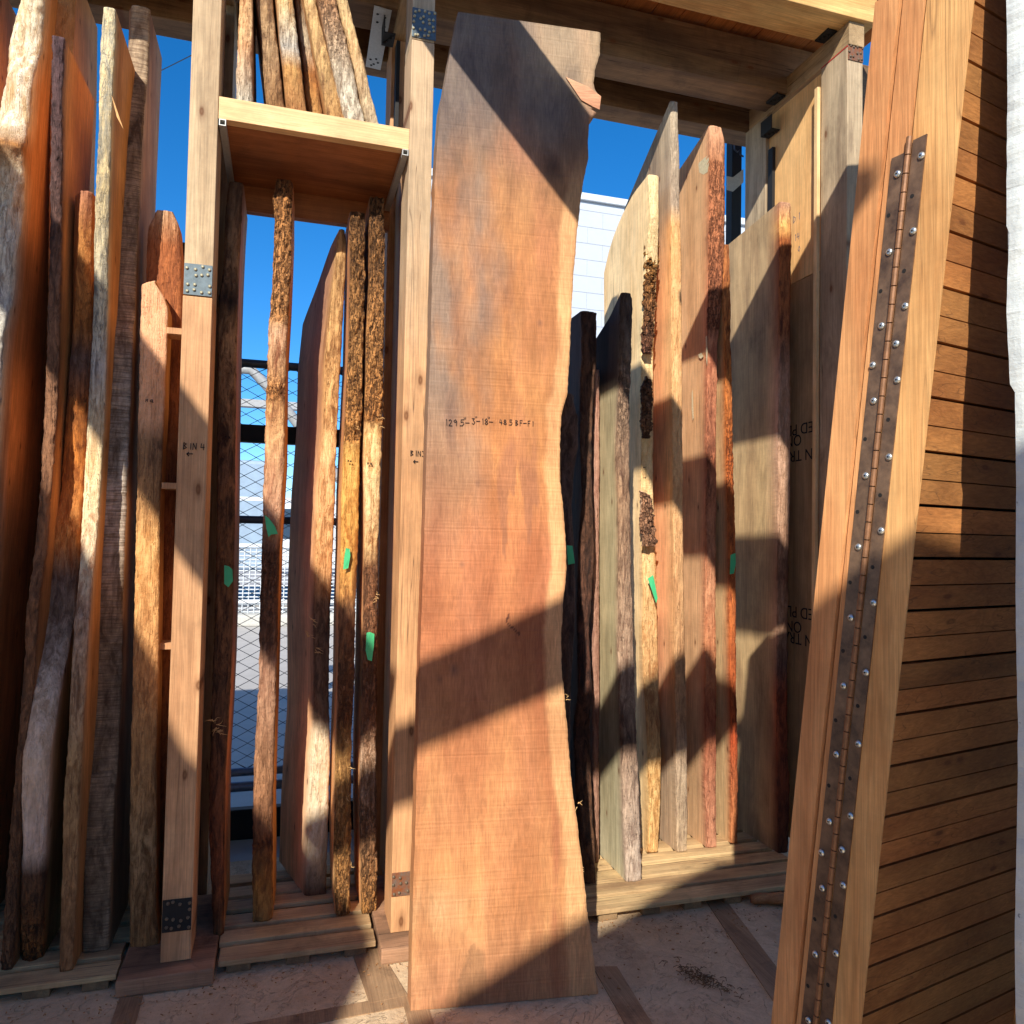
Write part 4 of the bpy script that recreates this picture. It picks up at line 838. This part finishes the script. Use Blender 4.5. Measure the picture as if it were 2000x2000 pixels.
            if cr < .003 and 1.13 < z < 1.2: c1 = c2 = lin((90, 50, 34))
            for (kx, kz, kr) in ((.53, 2.02, .016), (.545, 1.02, .02), (.50, .99, .014), (.62, 1.63, .012), (.56, 1.72, .010), (.57, 1.36, .012), (.84, 2.2, .012)):
                dd = math.hypot((x-kx)/kr, (z-kz)/(kr*1.4))+n2*.5
                if dd < 1: c1 = ax_(c1, lin((120, 84, 66)), (1-dd)*.7); c2 = ax_(c2, lin((110, 76, 60)), (1-dd)*.7)
            cr = abs((x-.79)+.16*(z-3.36)+.006*math.sin(z*70))
            CA.append(c1+(1,)); CB.append(c2+(1,))
    nF = len(V)
    for i in (range(nz+1)):   # back edges
        for j in (0, nu):
            v = V[i*(nu+1)+j]; V.append((v[0]+(.004 if j else 0.002), v[1]+th, v[2])); CA.append(CA[i*(nu+1)+j]); CB.append(CB[i*(nu+1)+j])
    F = [(i*(nu+1)+j, i*(nu+1)+j+1, (i+1)*(nu+1)+j+1, (i+1)*(nu+1)+j) for i in range(nz) for j in range(nu)]
    for i in range(nz):
        l0, l1 = nF+2*i, nF+2*i+2; r0, r1 = l0+1, l1+1; a0, a1 = i*(nu+1), (i+1)*(nu+1)
        F += [(l0, a0, a1, l1), (a0+nu, r0, r1, a1+nu), (r0, l0, l1, r1)]
    F.append(tuple([nF]+[nF+1]+[j for j in range(nu, -1, -1)])); e = nz*(nu+1)
    F.append(tuple([e+j for j in range(nu+1)]+[nF+2*nz+1, nF+2*nz]))
    o = mesh_obj('wide_slab', V, F, FACE2, None, (.45, a, 0), None, {'ca': CA, 'cb': CB})
    tag(o, 'very tall wide reddish brown slab standing before the rack, dimensions pencilled across it', 'wood slab')
    h = hitp(868, 831, a-.0025, b); ez = (hitp(868, 700, a, b)-hitp(868, 800, a, b))
    handwrite(o, '129.5"-', h, (1, -.11, .03), ez, .021, INK, .0018)
    handwrite(o, '3"-18"-', hitp(921, 828, a-.0025, b), (1, -.11, .0), ez, .020, INK, .0019)
    handwrite(o, '48.5 BF-F1', hitp(975, 829, a-.0025, b), (1, -.11, -.01), ez, .018, INK, .0019)
    fibres(o, [(1108, 1362), (1129, 1572), (1142, 1700)], a, b, 3, .022)
    # torn flap of wood on the right edge near the top
    m = MB(); P = [hitp(x, y, a-.006, b) for x, y in ((1105, 150), (1150, 170), (1174, 188), (1171, 214), (1158, 208), (1135, 195))]
    Q = [hitp(x, y, a+.001, b) for x, y in ((1105, 150), (1150, 170), (1174, 188), (1171, 214), (1158, 208), (1135, 195))]
    m.add([tuple(p) for p in P]+[tuple(q) for q in Q], [(5, 4, 3, 2, 1, 0)]+[(i, (i+1) % 6, 6+(i+1) % 6, 6+i) for i in range(6)])
    m.build('torn_splinter', wood_mat('torn_wood', (206, 156, 120), (176, 120, 90), axis='X', seed=40), o)
    return o
big_slab()

# ------------------------------------------------------------------ folded louvre doors with a piano hinge
DP = np.array([1.05, 1.07, 1.45]); DE = np.array([-.213, .977, 0.]); DS = np.array([.977, .213, 0.])
DL = np.array([.213*.115, -.977*.115, 1.]); 
def dpt(u, s, z):  # u: across the thickness (away), s: along the slats, z height
    return DP + DE*u + DS*s + DL*(z-1.45)
def dbox(m, u0, u1, s0, s1, z0, z1, bev=0):
    c = [dpt(u0, s0, z0), dpt(u0, s1, z0), dpt(u1, s1, z0), dpt(u1, s0, z0), dpt(u0, s0, z1), dpt(u0, s1, z1), dpt(u1, s1, z1), dpt(u1, s0, z1)]
    m.hexa(c)
ZT = 2.46
def door(u0, u1, label, ca, cb, slats, s_st=.0, mats=(CEDAR, SLATW)):
    t = empty('louvred_door', tuple(dpt(u0, s_st, .0)), label, 'door', 'folded louvred cedar doors')
    m = MB(); w = .09 if not slats else .004
    dbox(m, u0, u1, s_st, s_st+w, .01, ZT); m.build('stile', mats[0], t)
    W = .60
    m = MB(); dbox(m, u0, u1, W-.06, W, .01, ZT); m.build('stile', mats[0], t)
    if slats:
        m = MB(); p = .0465; z = .03; i = 0; CA = []; CB = []; rs = random.Random(11)
        while z < ZT-.03:
            gap = .0055 if i % 2 == 0 else .0022
            a0 = u0+.004; sl_ = .007
            c = [dpt(a0, w, z+gap), dpt(a0, W-.06, z+gap), dpt(a0+.02, W-.06, z+gap), dpt(a0+.02, w, z+gap),
                 dpt(a0, w, z+p), dpt(a0, W-.06, z+p), dpt(a0+.02, W-.06, z+p), dpt(a0+.02, w, z+p)]
            
            m.hexa(c); z += p; i += 1; k_ = rs.uniform(.84, .99); h_ = rs.uniform(-4, 4)
            ca_ = lin((min(255, 186*k_+h_), 126*k_, 70*k_)); cb_ = lin((154*k_+h_, 98*k_, 52*k_)); CA += [ca_+(1,)]*8; CB += [cb_+(1,)]*8
        mesh_obj('slats', m.v, m.f, mats[1], t, attrs={'ca': CA, 'cb': CB})
        m = MB(); dbox(m, u0+.045, u0+.055, w, W-.06, .03, ZT-.03); m.build('backing_panel', DARKW, t)
    else:
        m = MB(); dbox(m, u0+.02, u1-.02, w, W-.06, .03, ZT-.03); m.build('panel', mats[1], t)
    return t
d1 = door(0., .0855, 'cedar door with horizontal slats, folded next to the white wall', 0, 0, True)
d2 = door(.0895, .1335, 'middle cedar door edge screwed to the far leaf of the long metal hinge', 0, 0, False, mats=(CEDARR, CEDARR))
d3 = door(.139, .190, 'outermost reddish cedar board edge standing left of the hinged doors', 0, 0, False, s_st=-.004, mats=(CEDARR, CEDARR))
# piano hinge: two leaves and a knuckled barrel, lying on the door edges
hg = empty('piano_hinge', tuple(dpt(.0875, -.004, .02)), 'long weathered piano hinge with silver screws joining the folded doors', 'hinge')
zh0, zh1 = .03, 2.165
m = MB(); dbox(m, .056, .0815, -.0030, -.0004, zh0, zh1); m.build('leaf', STEELD, hg)
m = MB(); dbox(m, .0935, .121, -.0030, -.0004, zh0, zh1-.015); m.build('leaf', STEELD, hg)
m = MB(); z = zh0; i = 0
while z < zh1-.01:
    p, q = dpt(.0875, -.0048, z), dpt(.0875, -.0048, min(z+.0305, zh1+.05)); m.tube([p, q], .0052, 10); z += .0325; i += 1
m.build('barrel', BRASS, hg)
rr = random.Random(4)
for leaf, uc, z_off in ((0, .0655, 0.), (1, .1085, .035)):
    z = zh1-.035-z_off*.4; i = 0
    while z > zh0+.03:
        uu = uc + (.006 if i % 2 else -.004)
        if i % 2 == 0 or i % 7 == 5:
            m = MB(); m.tube([dpt(uu, -.003, z), dpt(uu, -.0055, z), dpt(uu, -.0072, z), dpt(uu, -.0074, z)], [.0068, .0064, .004, .0018], 12)
            m.build('screw', ZINC, hg, smooth=True); m = MB(); m.tube([dpt(uu, -.0069, z), dpt(uu, -.0079, z)], .0019, 6); m.build('screw_recess', BLACK, hg)
        else:
            m = MB(); m.tube([dpt(uu, -.0028, z), dpt(uu, -.0036, z)], .0038, 10); m.build('screw_hole', BLACK, hg)
        z -= .066 + rr.uniform(-.003, .003); i += 1

# ------------------------------------------------------------------ white painted wall at the right
def wall_mat():
    m, t, bs = new_mat('white_painted_masonry')
    n = noise_n(t, mapping(t, (14, 14, 14)), 1, 8, .7); n2 = noise_n(t, mapping(t, (3, 3, 30)), 1, 4, .6, .6)
    sp = ramp(t, noise_n(t, mapping(t, (60, 60, 60)), 1, 3, .5), [(.70, 0), (.74, 1)])
    c = mixc(t, ramp(t, n, [(.3, 0), (.7, 1)]), lin((176, 184, 186)), lin((204, 210, 208)))
    c = mixc(t, mathn(t, 'MULTIPLY', sp, .7), c, lin((80, 84, 90)))
    t.links.new(c, bs.inputs['Base Color']); bs.inputs['Roughness'].default_value = .6
    t.links.new(bump(t, mathn(t, 'ADD', n, mathn(t, 'MULTIPLY', n2, .8)), .8, .006), bs.inputs['Normal']); return m
WC = np.array([1.075, .905]); WD = np.array([.5, -.866]); WB = np.array([.985, .09])
V = []; F = []; nz, ns = 260, 30; zt = 3.6
for i in range(nz+1):
    z = zt*i/nz
    off = .005*noise.noise(Vector((1, 1, z*3))) + .0008*noise.noise(Vector((1, 5, z*30)))
    if z > 1.94: off -= .004
    if 1.72 < z < 1.93: off -= .003*math.sin((z-1.72)/.21*math.pi)
    if z < 1.70: off += .006
    for j in range(ns+1):
        s_ = 1.5*(j/ns)**2.2; cr = .004*math.sin(math.pi*min(1, s_/.02)/2)
        br = .003*abs(math.sin(z*math.pi/.0205))**.4 if z > 1.9 else .0005
        nrm = np.array([-.866, -.5])
        p = WC + WD*(s_+off) + nrm*(cr+br+.0025*noise.noise(Vector((s_*25, 3, z*25))))
        V.append((p[0], p[1], z))
for i in range(nz):
    for j in range(ns): F.append((i*(ns+1)+j, (i+1)*(ns+1)+j, (i+1)*(ns+1)+j+1, i*(ns+1)+j+1))
b0 = len(V); q = WC+WB*2.2; q2 = WC+WD*1.5+np.array([2.0, 0])
V += [(q[0], q[1], 0), (q2[0], q2[1], 0), (q[0], q[1], zt), (q2[0], q2[1], zt)]
for i in range(nz): pass
left = [i*(ns+1) for i in range(nz+1)]; right = [i*(ns+1)+ns for i in range(nz+1)]
F.append(tuple(left[::-1])+(b0, b0+2)[::1]); F.append(tuple(right)+(b0+3, b0+1)); F.append((b0, b0+1, b0+3, b0+2))
F.append(tuple(nz*(ns+1)+j for j in range(ns+1))+(b0+3, b0+2))
ww = mesh_obj('white_wall', V, F, wall_mat(), None, (WC[0], WC[1], 0)); ww.data.update()
tag(ww, 'white painted masonry wall corner at the right edge, next to the slatted doors', 'wall')

# ------------------------------------------------------------------ odds and ends on the floor
lg = []; p0 = np.array(hit(1466, 1757, 2, .02)); p1 = p0 + np.array([.30, -.10, .0])
V = []; F = []; n = 12; K = 26
for i in range(K+1):
    t_ = i/K; c = p0*(1-t_)+p1*t_; r = .023*(.86+.25*math.sin(t_*3.1+.4)) * (.72 if i in (0, K) else 1)
    for k in range(n):
        th = 2*math.pi*k/n; rr_ = r*(1+.22*noise.noise(Vector((i*.35, math.cos(th)*1.5, math.sin(th)*1.5))))
        d = np.array([.32, .95, 0]); V.append(tuple(c + d*math.cos(th)*rr_ + np.array([0, 0, 1])*(math.sin(th)*rr_*.8+.004+.004*math.sin(t_*5))))
for i in range(K):
    for k in range(n): F.append((i*n+k, i*n+(k+1) % n, (i+1)*n+(k+1) % n, (i+1)*n+k))
F += [tuple(range(n-1, -1, -1)), tuple(K*n+k for k in range(n))]
tag(mesh_obj('branch_offcut', V, F, wood_mat('offcut_wood', (190, 140, 90), (120, 64, 40), axis='X', seed=44, stain=.4), None, tuple(p0), smooth=True),
    'short round branch offcut lying on the floor by the right pallet', 'offcut')
m = MB(); rr = random.Random(9); c0 = hit(1372, 1912, 2, .004)
for i in range(150):
    a_ = rr.gauss(0, 1); b_ = rr.gauss(0, 1); x, y = c0[0]+a_*.03+b_*.012, c0[1]-a_*.05+b_*.022; th = rr.uniform(0, 6.28); l_ = rr.uniform(.008, .03)
    z = .005+rr.uniform(0, .008); m.tube([(x, y, z), (x+l_*math.cos(th)*.5, y+l_*math.sin(th)*.5, z+rr.uniform(.001, .006)), (x+l_*math.cos(th), y+l_*math.sin(th), z-.002)], .0011, 4)
tag(m.build('bark_shreds', plain('bark_shreds', (128, 92, 56), .9)), 'little clump of brown bark shreds on the concrete floor', 'debris', kind='stuff')
m = MB()
for i in range(700):
    x, y = rr.uniform(-1.0, 2.1), rr.uniform(1.9, 2.72) if rr.random() < .35 else rr.gauss(2.63, .07)
    th = rr.uniform(0, 6.28); l_ = rr.uniform(.002, .011); m.tube([(x, y, .007), (x+l_*math.cos(th), y+l_*math.sin(th), .0075)], rr.uniform(.0008, .0022), 4)
tag(m.build('wood_chips', plain('wood_chips', (190, 136, 84), .9, 0, 3, .5)), 'scattered wood chips and splinters over the floor', 'debris', kind='stuff')

# ------------------------------------------------------------------ behind the rack
PIPE = plain('fence_pipe', (84, 92, 104), .45, .5); BLUEP = plain('sky_lit_pipe', (120, 136, 160), .45, .4)  # lower rails are bluer: sky light on them put into the colour
fe = empty('chain_link_gate', (-1.4, 3.95, 0), 'black framed chain-link fence panel behind the middle bin', 'fence')
Yc = 3.95
fz = lambda y: hit(490, y, 1, Yc)[2]
m = MB()
for y, r in ((710, .021), (1015, .019)): m.tube([(-1.4, Yc, fz(y)), (.95, Yc, fz(y))], r, 10)
m.build('rail', PIPE, fe, smooth=True)
m = MB()
for y, r in ((1502, .02), (1530, .024)): m.tube([(-1.4, Yc-.04, fz(y)), (.95, Yc-.04, fz(y))], r, 10)
m.build('lower_rail', BLUEP, fe, smooth=True)
m = MB(); m.box(-1.4, .95, Yc-.06, Yc-.01, fz(866), fz(832), .004); m.build('cross_bar', BLACK, fe)
m = MB(); m.box(-1.4, .95, Yc-.06, Yc-.01, fz(1630), fz(1572), .004); m.build('bottom_bar', BLACK, fe)
for px_ in (588, 1421):
    P = hit(px_, 1000, 1, Yc); m = MB(); m.box(P[0]-.035, P[0]+.03, Yc-.07, Yc-.005, 0, fz(866)+.12 if px_ < 600 else 4.2, .004); m.build('gate_post', BLACK, fe)
m = MB(); q = [hit(x, y, 1, Yc-.09) for x, y in ((1420, 344), (1432, 346), (1452, 330), (1452, 356), (1432, 374), (1420, 370))]
m.add([tuple(p) for p in q]+[(p[0], p[1]+.005, p[2]) for p in q], [(0, 1, 2, 3, 4, 5), (11, 10, 9, 8, 7, 6)]+[(i, i+6, (i+1) % 6+6, (i+1) % 6) for i in range(6)])
m.build('strap', STEELL, fe)
m = MB(); m.tube([hit(x, y, 1, Yc-.1) for x, y in ((1434, 283), (1435, 292), (1440, 297), (1445, 293), (1446, 302), (1452, 306))], .005, 6); m.build('wire_hook', PIPE, fe)
P = hit(592, 838, 1, Yc)
m = MB(); m.box(P[0]-.02, P[0]+.02, Yc-.30, Yc-.07, P[2]-.004, P[2]+.036, .002); m.build('latch_tube', plain('raw_tube', (150, 142, 134), .5, .5), fe)
m = MB(); pt = .054; x = -1.4; i = 0; z0, z1 = fz(1500), fz(712)
while x < .95:
    pts = []; z = z0; k = 0
    while z < z1:
        pts.append((x+(pt*.5 if (k+i) % 2 else -pt*.5)*1.02, Yc+(.003 if k % 2 else -.003), z)); z += pt*.5*1.12*1.0; k += 1
    m.tube(pts, .003, 4, False); x += pt; i += 1
m.build('wire_mesh', plain('mesh_wire', (60, 66, 74), .5, .5), fe)
# far side of the yard: white mesh fence on a kerb, pale container, white block building
WH = plain('white_steel', (214, 220, 224), .5); PALE = plain('pale_container', (150, 172, 192), .6, 0, 4, .2)
wf = empty('white_mesh_fence', (-6, 13, 0), 'white framed mesh fence far across the yard behind the chain-link', 'fence')
m = MB()
for x in np.arange(-9, 1.3, .55): m.box(x-.03, x+.03, 12.97, 13.03, 0, 2.95)
for z in (.35, 1.25, 2.0, 2.95): m.box(-9, 1.3, 12.975, 13.025, z-.03, z+.03)
m.build('frame', WH, wf)
m = MB()
for x in np.arange(-4, 1.3, .09): m.tube([(x, 13, .1), (x+.02, 13, 1.25)], .009, 4, False)
for z in np.arange(.12, 1.25, .06): m.tube([(-4, 13.01, z), (1.3, 13.01, z)], .011, 4, False)
m.build('mesh_infill', WH, wf)
m = MB(); m.box(-10, 1.3, 12.7, 13.4, -.02, .16, .03); tag(m.build('kerb', plain('pale_kerb', (196, 194, 186), .9)), kind='structure')
vn = empty('parked_truck', (-1.6, 16, 0), 'pale blue-grey box truck parked beyond the white fence', 'truck')
m = MB(); m.box(-3.9, -.3, 16, 18.2, .7, 2.9, .08); m.build('cargo_box', PALE, vn)
m = MB(); m.box(-.2, 1.2, 16, 18.2, .6, 2.1, .15); m.build('cab', WH, vn)
m = MB(); m.box(0, 1., 15.985, 16.0, 1.35, 1.95, .0); m.build('side_window', plain('dark_glass', (60, 80, 100), .1), vn)
for x in (-3.3, -1.2, .6):
    m = MB(); m.tube([(x, 15.97, .42), (x, 16.25, .42)], .42, 20); wh_ = m.build('wheel', BLACK, vn)
    m = MB(); m.tube([(x, 15.95, .42), (x, 15.97, .42)], .2, 14); m.build('rim', STEELL, wh_)
bd = empty('white_building', (1.4, 8.6, 0), 'white concrete block building behind the right half of the rack', 'building')
m = MB(); H_ = 1.45 + (5.386-1.45)*8.6/8; B0, B1 = 1.45, 9.
m.box(B0, B1, 8.6, 14, -.02, H_-.09)
m.build('wall', plain('white_block', (186, 192, 200), .8, 0, 8, .06), bd)
m = MB(); m.box(B0-.04, B1+.04, 8.56, 14.04, H_-.088, H_, .01); m.build('parapet_cap', WH, bd)
m = MB(); z = .2
while z < H_-.2: m.box(B0, B1, 8.597, 8.5995, z, z+.007); z += .203
zz = 0; z = .2
while z < H_-.3:
    x = B0 + (.2 if zz % 2 else .0)
    while x < B1: m.box(x, x+.006, 8.5972, 8.5996, z+.013, z+.202); x += .406
    z += .203; zz += 1
m.build('mortar_joints', plain('mortar', (181, 187, 195), .9), bd)
# low pipe arm of a light or barrier seen through the mesh
m = MB(); q = [hit(x, y, 1, 7) for x, y in ((430, 716), (490, 722), (520, 752), (560, 800), (640, 905), (720, 1010))]; q.append((q[-1][0]+.05, 7, 0))
tag(m_ := None or MB() and empty('pipe_arm', (q[-1][0], 7, 0)), 'bent grey pipe arm standing in the yard behind the chain-link', 'pipe')
m.tube(q, .045, 8); m.build('pipe', plain('grey_pipe', (170, 172, 172), .5), m_, smooth=True)
m = MB(); a_ = hit(430, 780, 1, 7.2); b_ = hit(560, 794, 1, 7.2); m.box(a_[0]-.4, b_[0]+.3, 7.2, 7.3, b_[2]-.02, a_[2]+.02)
m.box(b_[0]+.2, b_[0]+.3, 7.2, 7.3, 0, b_[2]-.021)
tag(m.build('sign_bracket', plain('grey_board', (178, 182, 186), .6), origin=(b_[0], 7.2, 0)), 'flat grey cross arm on a pole in the yard', 'pole')
# overhead cable
m = MB(); a_ = np.array(hit(250, 170, 1, 30)); b_ = np.array(hit(390, 100, 1, 22)); d_ = b_-a_
pts = [tuple(a_-d_*1.5 + d_*4*t_/12 + np.array([0, 0, -.0+.05*(t_/12-.5)**2])) for t_ in range(13)]
m.tube(pts, .014, 5); tag(m.build('overhead_cable', BLACK), 'thin black cable crossing the sky at the upper left', 'cable')

# ------------------------------------------------------------------ unseen casters above and behind the viewer, cut to the rack's shadow outlines
RTIM = wood_mat('caster_timber', (222, 192, 150), (204, 168, 124), axis='Y', seed=50)  # pale, so the unseen casters bounce warm fill
ZC = 3.8
def flat(name, poly, label, cat, z0=ZC-.02, z1=ZC+.02, mat=RTIM):
    m = MB(); m.prism(poly, z0, z1); return tag(m.build(name, mat, origin=(poly[0][0], poly[0][1], z0)), label, cat)
flat('caster_plank', [(.15, -.62), (.49, -.62), (.40, 2.5), (.05, 2.5)], 'unseen overhead plank cut to cast the shadow band across the wide slab', 'plank')
flat('caster_plank', [(-2.09, -1.3), (-1.69, -1.05), (-1.76, 2.5), (-2.10, 2.5)], 'unseen overhead plank cut to cast the shadow band on the left slabs', 'plank')
flat('caster_beam', [(-2.5, -1.86), (-1.77, -1.64), (-1.15, -1.42), (-.66, -1.33), (-.22, -1.14), (-.22, -.70), (-.45, -.80), (-.85, -1.0), (-1.57, -1.28), (-2.5, -1.6)], 'unseen beam behind the viewer, cut to cast the low slanting shadow band', 'beam', ZC+.021, ZC+.06)
flat('shade_caster', [(.83, -1.5), (3.4, -1.5), (3.4, 2.2), (1.24, 1.63), (.83, 1.5)], 'unseen panel overhead at the right, added to shade the right bin', 'roof')  # panels added out of view; their edges follow the shade on the rack
flat('shade_caster', [(-4.5, -3.4), (-2.6, -2.75), (-2.42, -2.3), (-2.55, -1.4), (-2.41, -.4), (-2.41, 2.5), (-4.5, 2.5)], 'unseen panel overhead at the left, added to shade the left bin', 'roof')
flat('shade_caster', [(-4.5, -4.1), (.4, -4.1), (.4, -2.12), (-.94, -2.10), (-1.2, -2.23), (-1.66, -2.49), (-2.21, -2.74), (-4.5, -3.81)], 'unseen panel behind the viewer, added to shade the floor and slab foot', 'roof', ZC+.0215, ZC+.06)
for (x, y) in ((-4.3, -4.0), (.3, -4.0), (-4.3, 2.3)):  # added only to carry the shade panels
    m = MB(); m.box(x-.05, x+.05, y-.05, y+.05, 0, ZC-.021); tag(m.build('caster_post', RTIM, origin=(x, y, 0)), 'added timber post holding up an unseen shade panel', 'post', 'added posts under the shade panels')

FILLW = wood_mat('fill_wall_boards', (226, 204, 170), (206, 180, 144), seed=60)  # unseen walls added to hold back sky light and bounce warm fill
m = MB(); x = -4.6
while x < 4.6: m.box(x, x+.195, -8.2, -8.16, 0, 3.0); x += .2
m.box(-4.6, 4.6, -8.158, -8.1, .1, .2); tag(m.build('fill_wall', FILLW, origin=(0, -8.2, 0)), 'unseen pale board wall added behind the viewer to block sky and bounce fill', 'wall')
m = MB(); y = -5.1
while y < 2.2: m.box(-4.9, -4.86, y, y+.195, 0, 3.3); y += .2
m.box(-4.858, -4.8, -5.1, 2.2, .1, .2); tag(m.build('fill_wall', FILLW, origin=(-4.9, 0, 0)), 'unseen pale board wall added left of the viewer to block sky and bounce fill', 'wall')

m = MB(); m.box(-1.7, -.36, 3.68, 3.695, .02, 2.75); tag(m.build('gap_shade_sheet', DARKW, origin=(-1.7, 3.68, 0)), 'dark sheet added behind the left bin to keep its gaps in shade', 'plywood panel')  # dark sheet stands in for the deep shade between the left slabs
